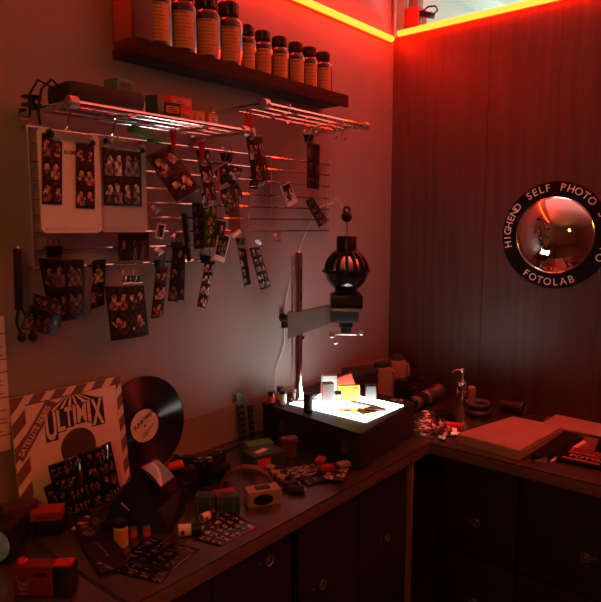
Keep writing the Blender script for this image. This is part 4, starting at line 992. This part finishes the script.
def viewer(x, y, rz, label, s=1.0):
    t = thing('slide_viewer', label, 'slide viewer', (x, y, ZC), rz); t.scale = (s, s, s)
    B().m('black').hull([(-.088, -.06, 0), (.085, -.06, 0), (.095, .07, 0), (-.085, .07, 0)], [(-.070, -.045, .070), (.050, -.045, .055), (.085, .065, .060), (-.065, .065, .075)]).build('base', t)
    # hood: from the rear block up to the screen
    TLp, TRp, BRp, BLp = Vector((.006, -.02, .147)), Vector((.028, .030, .150)), Vector((.074, .020, .108)), Vector((.051, -.035, .105))
    n = (TRp - TLp).cross(BLp - TLp).normalized()
    if n.x < 0: n = -n
    c = (TLp + TRp + BRp + BLp) / 4
    out = [c + (p - c) * 1.22 for p in (TLp, TRp, BRp, BLp)]
    back = [Vector((-.068, -.040, .072)), Vector((-.045, .060, .090)), Vector((.075, .062, .05)), Vector((.045, -.044, .045))]
    B().m('black').hull(back, out).build('hood', t)
    B().m('blackgloss').hull([p for p in out], [c + (p - c) * 1.16 + n * .008 for p in (TLp, TRp, BRp, BLp)]).build('bezel', t)
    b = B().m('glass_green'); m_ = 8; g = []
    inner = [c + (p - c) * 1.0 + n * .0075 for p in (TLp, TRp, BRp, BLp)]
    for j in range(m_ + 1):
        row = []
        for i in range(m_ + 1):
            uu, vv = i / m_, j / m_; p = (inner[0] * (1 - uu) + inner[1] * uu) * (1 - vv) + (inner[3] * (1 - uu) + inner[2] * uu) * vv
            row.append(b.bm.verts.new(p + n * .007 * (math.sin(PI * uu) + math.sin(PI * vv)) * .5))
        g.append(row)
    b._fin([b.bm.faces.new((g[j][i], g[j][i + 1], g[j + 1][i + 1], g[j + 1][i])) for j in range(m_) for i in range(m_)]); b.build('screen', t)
    B().m('brushed').tube([(-.04, -.052, .075), (-.02, -.053, .055)], .0015).build('trim_line', t)
    return t
viewer(-1.605, -.275, RZ5, 'black slide viewer with a pale green screen before the record')
t = thing('desk_viewer', 'dark viewer with a curved pale screen cut off at the left edge', 'slide viewer', (-1.905, -.165, ZC), RZ5)
B().m('black').box((-.03, 0, .04), (.12, .09, .08), bev=.012).build('body', t)
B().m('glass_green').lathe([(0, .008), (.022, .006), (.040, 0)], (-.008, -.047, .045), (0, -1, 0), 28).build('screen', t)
carton('storage_carton', 'dark brown carton behind the cut-off viewer at the left', -1.835, -.085, ZC, (.075, .055, .075), R(-10), 'brown')
for i in range(2): carton('film_carton', ['lowest dark film carton of the stack under the red-orange one', 'second dark film carton of the stack under the red-orange one'][i], -1.785, -.140 , ZC + .0195 * i, (.066, .045, .019), R(-46 + 5 * i), 'black')
filmbox((-1.788, -.138, ZC + .0395), (.072, .050, .022), R(-40), 'dullred', 'dullred', 'red-orange film box on top of the dark stack by the sleeve', band=True)
# glossy sheets leaning on the sleeve
PS('contact_sheet', [(-1.750, -.074, 1.042), (-1.655, -.068, 1.054), (-1.650, -.118, .904), (-1.738, -.100, .904)], 4, 3, 'dark', 'glossy contact sheet leaning on the sleeve, left half', 'contact sheet', bend=.016, res=6)
PS('contact_sheet', [(-1.655, -.070, 1.050), (-1.560, -.066, 1.056), (-1.560, -.113, .904), (-1.650, -.113, .904)], 4, 3, 'dark', 'glossy contact sheet leaning on the sleeve, right half', 'contact sheet', bend=.018, res=6)
PS('photo_print', [(-1.765, -.075, .99), (-1.730, -.080, 1.00), (-1.725, -.11, .902), (-1.755, -.10, .902)], 2, 1, 'dark', 'small dark print tucked behind the leaning contact sheets', 'photo print', bend=.002)
def flat_sheet(name, pts, rows, cols, style, label, z=0.0, **kw):
    return PS(name, [(p[0], p[1], ZC + .0015 + z) for p in pts], rows, cols, style, label, kw.pop('cat', 'photo print'), **kw)
def rect(x, y, w_, h_, a):
    a = R(a); ux, uy = math.cos(a), math.sin(a); vx, vy = -uy, ux
    return [(x - ux * w_ / 2 + vx * h_ / 2, y - uy * w_ / 2 + vy * h_ / 2), (x + ux * w_ / 2 + vx * h_ / 2, y + uy * w_ / 2 + vy * h_ / 2), (x + ux * w_ / 2 - vx * h_ / 2, y + uy * w_ / 2 - vy * h_ / 2), (x - ux * w_ / 2 - vx * h_ / 2, y - uy * w_ / 2 - vy * h_ / 2)]
flat_sheet('photo_print', rect(-1.705, -.165, .10, .07, 20), 1, 2, 'pink', 'dark print with pink figures at the foot of the leaning sheets', .000, bend=.004)
flat_sheet('photo_print', rect(-1.665, -.205, .09, .06, -30), 1, 2, 'dark', 'dark print left of the slide viewer, lying uppermost', .006, bend=.006)
flat_sheet('photo_print', rect(-1.725, -.215, .08, .06, 60), 1, 1, 'dark', 'dark print before the red-orange film box', .003, bend=.003)
flat_sheet('photo_print', rect(-1.60, -.155, .09, .06, 10), 1, 2, 'dark', 'dark print half under the slide viewer', .000, bend=.003)
t = thing('film_bag', 'black plastic film bag with pale print and a curled edge, front left', 'bag', (-1.765, -.345, ZC), R(-106))
b = B().m('black'); g = []
for j in range(9):
    row = []
    for i in range(7):
        x = (i / 6 - .5) * .165; y = (j / 8 - .5) * .068
        row.append(b.bm.verts.new((x, y, .004 + .004 * math.sin(i * 1.3 + j * .8) ** 2 + .012 * (j / 8) ** 4)))
    g.append(row)
b._fin([b.bm.faces.new((g[j][i], g[j][i + 1], g[j + 1][i + 1], g[j + 1][i])) for j in range(8) for i in range(6)])
o = b.build('bag', t); so = o.modifiers.new('thickness', 'SOLIDIFY'); so.thickness = .003; so.offset = -1
b = B().m('silver').tube([(-.05, .0, .010), (.01, .004, .010)], .0012)
for q in ((-.055, 0), (.015, .004)): b.lathe([(0, 0), (.006, 0), (.006, .001), (0, .001)], (q[0], q[1], .009), seg=14)
for k in range(7): b.box((.040 + .007 * k, -.022 + .003 * k, .0095), (.0045, .006, .001), rot=(0, 0, .3))
b.build('print', t)
BK = (.010, .009, .009)
flat_sheet('contact_sheet', [(-1.745, -.380), (-1.642, -.345), (-1.604, -.493), (-1.703, -.515)], 4, 5, 'dark', 'dark contact sheet right before the cream labelled bottle', .0, cat='contact sheet', res=6, bend=.002, border=BK)
flat_sheet('contact_sheet', [(-1.790, -.417), (-1.753, -.384), (-1.709, -.519), (-1.751, -.535)], 4, 2, 'dark', 'narrow dark contact sheet between the black film bag and the worktop edge', .0012, cat='contact sheet', res=6, bend=.002, border=BK)
flat_sheet('contact_sheet', [(-1.581, -.448), (-1.424, -.386), (-1.435, -.519), (-1.564, -.519)], 4, 6, 'warm', 'contact sheet with scattered pale frames near the worktop edge', .0, cat='contact sheet', res=6, bend=.001, border=BK)
tub(-1.711, -.335, ZC + .001, .0165, .064, 'cream', 'black', 'small cream labelled bottle with a black cap before the slide viewer', 'bottle', 'chemical_vial', lab='label')
for x, y, l in ((-1.668, -.322, 'left'), (-1.642, -.340, 'right')):
    tub(x, y, ZC + .001, .009, .024, 'redcard', 'brushed', l + ' one of two tiny film rolls beside the cream labelled bottle', 'film roll', 'film_roll')
def roll(x, y, rz, label, s=1.0, lab='cream', z=0, name='film_roll', first={}):
    if lab in first:
        o = dup(first[lab], (x, y, ZC + .0125 * s + z), rz, label); o.scale = (s, s, s); return o
    t = thing(name, label, 'film roll', (x, y, ZC + .0125 * s + z), rz); t.scale = (s, s, s)
    B().m('black').cyl((-.024, 0, 0), (.024, 0, 0), .0118, seg=24, bev=.001).build('shell', t)
    B().m(lab).cyl((-.024, 0, 0), (.002, 0, 0), .0124, seg=24).build('label', t)
    B().m('ink').box((-.016, -.0124, 0), (.008, .0006, .010)).build('print', t)
    B().m('brushed').cyl((.024, 0, 0), (.029, 0, 0), .005, seg=14).build('spindle', t)
    first[lab] = t; return t
roll(-1.572, -.420, R(-38), 'cream labelled film roll lying on the contact sheet by the worktop edge', 1.15)
roll(-1.490, -.392, R(2), 'cream labelled film roll behind the contact sheet near the worktop edge', .9)
# camera with red cap behind the viewer
camera('film_camera', -1.455, -.225, ZC, R(-20), 'black camera with a red cap on top, right of the slide viewer', .95, top='black')
t = thing('plastic_cap', 'bright red plastic cap lying on the black camera beside the record', 'cap', (-1.458, -.228, ZC + .0895), rot=(R(6), R(-8), R(-30)))
B().m('redcard').box((0, 0, .006), (.040, .030, .012), bev=.004).box((-.028, -.004, .004), (.018, .016, .008), bev=.003).build('cap', t)
camera('film_camera', -1.375, -.175, ZC, R(-60), 'black camera standing against the wall, right of the record', .9, top='black')
camera('film_camera', -1.300, -.205, ZC, R(25), 'black camera behind the striped film cartons', .85, top='black')
def stripes(t, d):
    b = B().m('gold')
    for k in range(2): b.box((-d[0] * .36 + d[0] * .62 * k, -d[1] / 2 - .0003, d[2] * .5), (.0025, .0006, d[2] * .9))
    b.box((0, -d[1] / 2 - .0003, d[2] * .75), (d[0] * .9, .0006, .0015)); b.build('gold_lines', t)
carton('film_carton', 'dark film carton with gold lines behind the scattered contact sheet', -1.462, -.352, ZC, (.052, .035, .048), RZ5, 'darkgreen', stripes)
carton('film_carton', 'dark film carton with gold lines, right of its twin', -1.418, -.398, ZC, (.052, .035, .046), RZ5, 'darkgreen', stripes)
carton('film_carton', 'flat red carton lying on the clutter behind the gold-lined cartons', -1.385, -.345, ZC, (.06, .04, .028), R(-30), 'dullred')
def fold(t, d):
    B().m('black').lathe([(0, 0), (.019, 0), (.019, .0008), (0, .0008)], (-.004, -d[1] / 2, d[2] * .42), (0, -1, 0), 24, (1.5, .8)).build('dark_panel', t)
    b = B().m('ink').box((0, 0, d[2] + .0004), (d[0] * .45, d[1] * .6, .0006)); b.build('top_mark', t)
    B().m('kraft').box((d[0] / 2 + .0004, 0, d[2] * .5), (.0006, d[1] * .8, d[2] * .7)).build('end_label', t)
carton('film_carton', 'pale and tan carton with black marks near the worktop edge', -1.325, -.430, ZC, (.092, .045, .042), R(-30), 'dullcream', fold)
t = thing('leather_strap', 'arched brown leather camera strap behind the pale and tan carton', 'strap', (-1.290, -.345, ZC))
b = B().m('leather'); pts = [(-.075, .045), (-.06, .06), (-.03, .075), (.0, .070), (.025, .05), (.035, .02), (.036, 0)]
q = Vector((.644, -.765, 0)); wv = Vector((.5, .42, 0)) * .045
lo = [Vector((q.x * a, q.y * a, h_)) for a, h_ in [(-.085, .002), (-.080, .03), (-.055, .055), (-.02, .066), (.02, .062), (.05, .045), (.066, .02), (.07, .002)]]
b.hull([p for p in lo] + [p - Vector((0, 0, .006)) * (1 if 0 < i < 7 else 0) for i, p in reversed(list(enumerate([l * .93 for l in lo])))],
       [p + wv for p in lo] + [p + wv - Vector((0, 0, .006)) * (1 if 0 < i < 7 else 0) for i, p in reversed(list(enumerate([l * .93 for l in lo])))])
b.build('band', t)
B().m('brushed').torus(q * .07 + wv * .5 + Vector((0, 0, .008)), .008, .0014, (1, 0, 0), 18).build('buckle', t)
def greenbox(t, d):
    b = B().m('redcard').box((-.02, -d[1] / 2 - .0003, d[2] * .5), (.045, .0006, d[2] * .6)); b.build('red_panel', t)
    b = B().m('cream').box((-.01, 0, d[2] + .0003), (.05, .02, .0006), rot=(0, 0, .4)); b.build('pale_mark', t)
carton('paper_box', 'dark green photo paper box with red print beside the light box', -1.130, -.250, ZC, (.115, .08, .050), R(-18), 'darkgreen', greenbox)
carton('film_carton', 'green carton leaning behind the dark green paper box', -1.075, -.175, ZC, (.09, .05, .045), R(-25), 'green')
t = thing('leather_pouch', 'small brown leather pouch against the left side of the light box', 'pouch', (-1.030, -.262, ZC), R(-30))
B().m('leather').box((0, 0, .035), (.055, .045, .070), bev=.014).build('body', t)
B().m('leather').box((.004, -.012, .066), (.052, .040, .014), bev=.006).build('flap', t)
def loose(x, y, z, rz, i, lab, key):
    return roll(x, y, R(rz), lab, .95, key, z)
chain = [(-1.150, -.315, -70, 'kraft'), (-1.168, -.352, -50, 'dullcream'), (-1.185, -.392, -75, 'kraft'), (-1.205, -.428, -35, 'black'), (-1.222, -.466, -60, 'black')]
cl_ = ['tan film roll at the far end of the row beside the picture pile', 'cream labelled film roll, second in the row beside the picture pile', 'tan film roll in the middle of the row beside the picture pile',
       'black film roll, last but one towards the worktop edge', 'black film roll nearest the worktop edge']
for i, (x, y, rz, key) in enumerate(chain): loose(x, y, 0, rz, i, cl_[i], key)
pile = [(-1.06, -.365, .11, .08, 15, 'dark', .000, 'dark print lowest at the back of the picture pile'), (-1.10, -.440, .11, .08, -20, 'dark', .002, 'dark print at the front of the picture pile'),
        (-1.020, -.430, .10, .08, 40, 'pink', .004, 'print with pink figures in the picture pile'), (-1.075, -.400, .09, .07, -35, 'warm', .008, 'print with warm tones on top of the picture pile'),
        (-1.055, -.480, .11, .07, 25, 'pink', .010, 'print with pink figures at the right front of the picture pile'), (-1.12, -.375, .09, .06, 70, 'bw', .006, 'black and white print at the left of the picture pile')]
for x, y, w_, h_, a, st, z, lab in pile: flat_sheet('photo_print', rect(x, y, w_, h_, a), 2, 2, st, lab, z, bend=.006)
for i, (x, y, rz, key) in enumerate(((-1.030, -.400, 20, 'dullred'), (-1.065, -.455, -40, 'dullred'), (-1.010, -.475, -20, 'dullcream'))):
    carton('film_carton', ['small red carton on the back of the picture pile', 'small red carton in the middle of the picture pile', 'small orange carton at the front of the picture pile near the light box'][i], x, y, ZC + .020, (.040, .026, .012), R(rz), key)
tag(B().m('silver').torus((0, 0, 0), .030, .0016, (.1, .1, 1), 30, rseg=6).build('key_ring', None, (-1.125, -.42, ZC + .022)), 'thin silver wire ring lying on the picture pile', 'ring')
tag(B().m('rubber').tube(smooth([(-1.33, -.10, ZC + .003), (-1.28, -.085, ZC + .003), (-1.18, -.075, ZC + .003), (-1.09, -.06, ZC + .003), (-1.0, -.045, ZC + .003)]), .003, 6).build('black_cable'), 'black cable lying along the foot of the wall beside the record', 'cable')
# strips standing against the splash board
for x, w_, h_, lab in ((-1.002, .034, .170, 'tall green and black film strip standing against the wall by the light box'), (-.955, .024, .115, 'short green and black film strip beside the taller one')):
    t = thing('film_strip', lab, 'film strip', (x, -.026, ZC), rot=(R(-5), 0, R(0)))
    B().m('black').box((0, 0, h_ / 2), (w_, .002, h_)).build('strip', t)
    b = B().m('green'); n = int(h_ / .022)
    for k in range(n):
        z = .012 + k * .022
        for s in (-1, 1): b.hull([(s * w_ * .42, -.0012, z), (s * w_ * .22, -.0012, z), (s * .0, -.0012, z + .010), (s * w_ * .18, -.0012, z + .013)], [(s * w_ * .42, -.0016, z), (s * w_ * .22, -.0016, z), (s * .0, -.0016, z + .010), (s * w_ * .18, -.0016, z + .013)])
    b.build('printed_marks', t)

# ------------------------------------------------------------ groups for things of one kind
GR = {'photo print': ('prints hanging on the left wall', 'prints lying on the left worktop'), 'photo strip': ('photo strips hanging on the left wall', ''), 'film strip': ('film strips hanging on the left wall', 'film strips standing by the light box'),
      'instant photo': ('instant photos on the wire grid', ''), 'contact sheet': ('', 'contact sheets on the left worktop'), 'camera': ('', 'cameras on the worktops'),
      'canister': ('', 'film canisters on the light box'), 'film roll': ('', 'film rolls on the left worktop'), 'cabinet': ('', 'black cabinets under the worktops'), 'worktop': ('', 'steel worktops'),
      'light strip': ('red light strips', ''), 'rack': ('chrome racks on the left wall', ''), 'clipboard': ('clipboards on the left rack', ''), 'jug': ('', 'pale plastic jugs in the corner'), 'slide viewer': ('', 'slide viewers on the left worktop')}
for o in list(COL.objects):
    if o.parent is None and o.get('category') and not o.get('group'):
        c = o['category']; hi = o.location.z > 1.3
        if c == 'box' and o.name.startswith(('film_box', 'film_carton')): o['group'] = 'film boxes on the left rack' if hi else ('film cartons on the light box' if o.location.z > 1.0 else 'film cartons on the worktops')
        elif c in GR and GR[c][0 if hi else 1]: o['group'] = GR[c][0 if hi else 1]
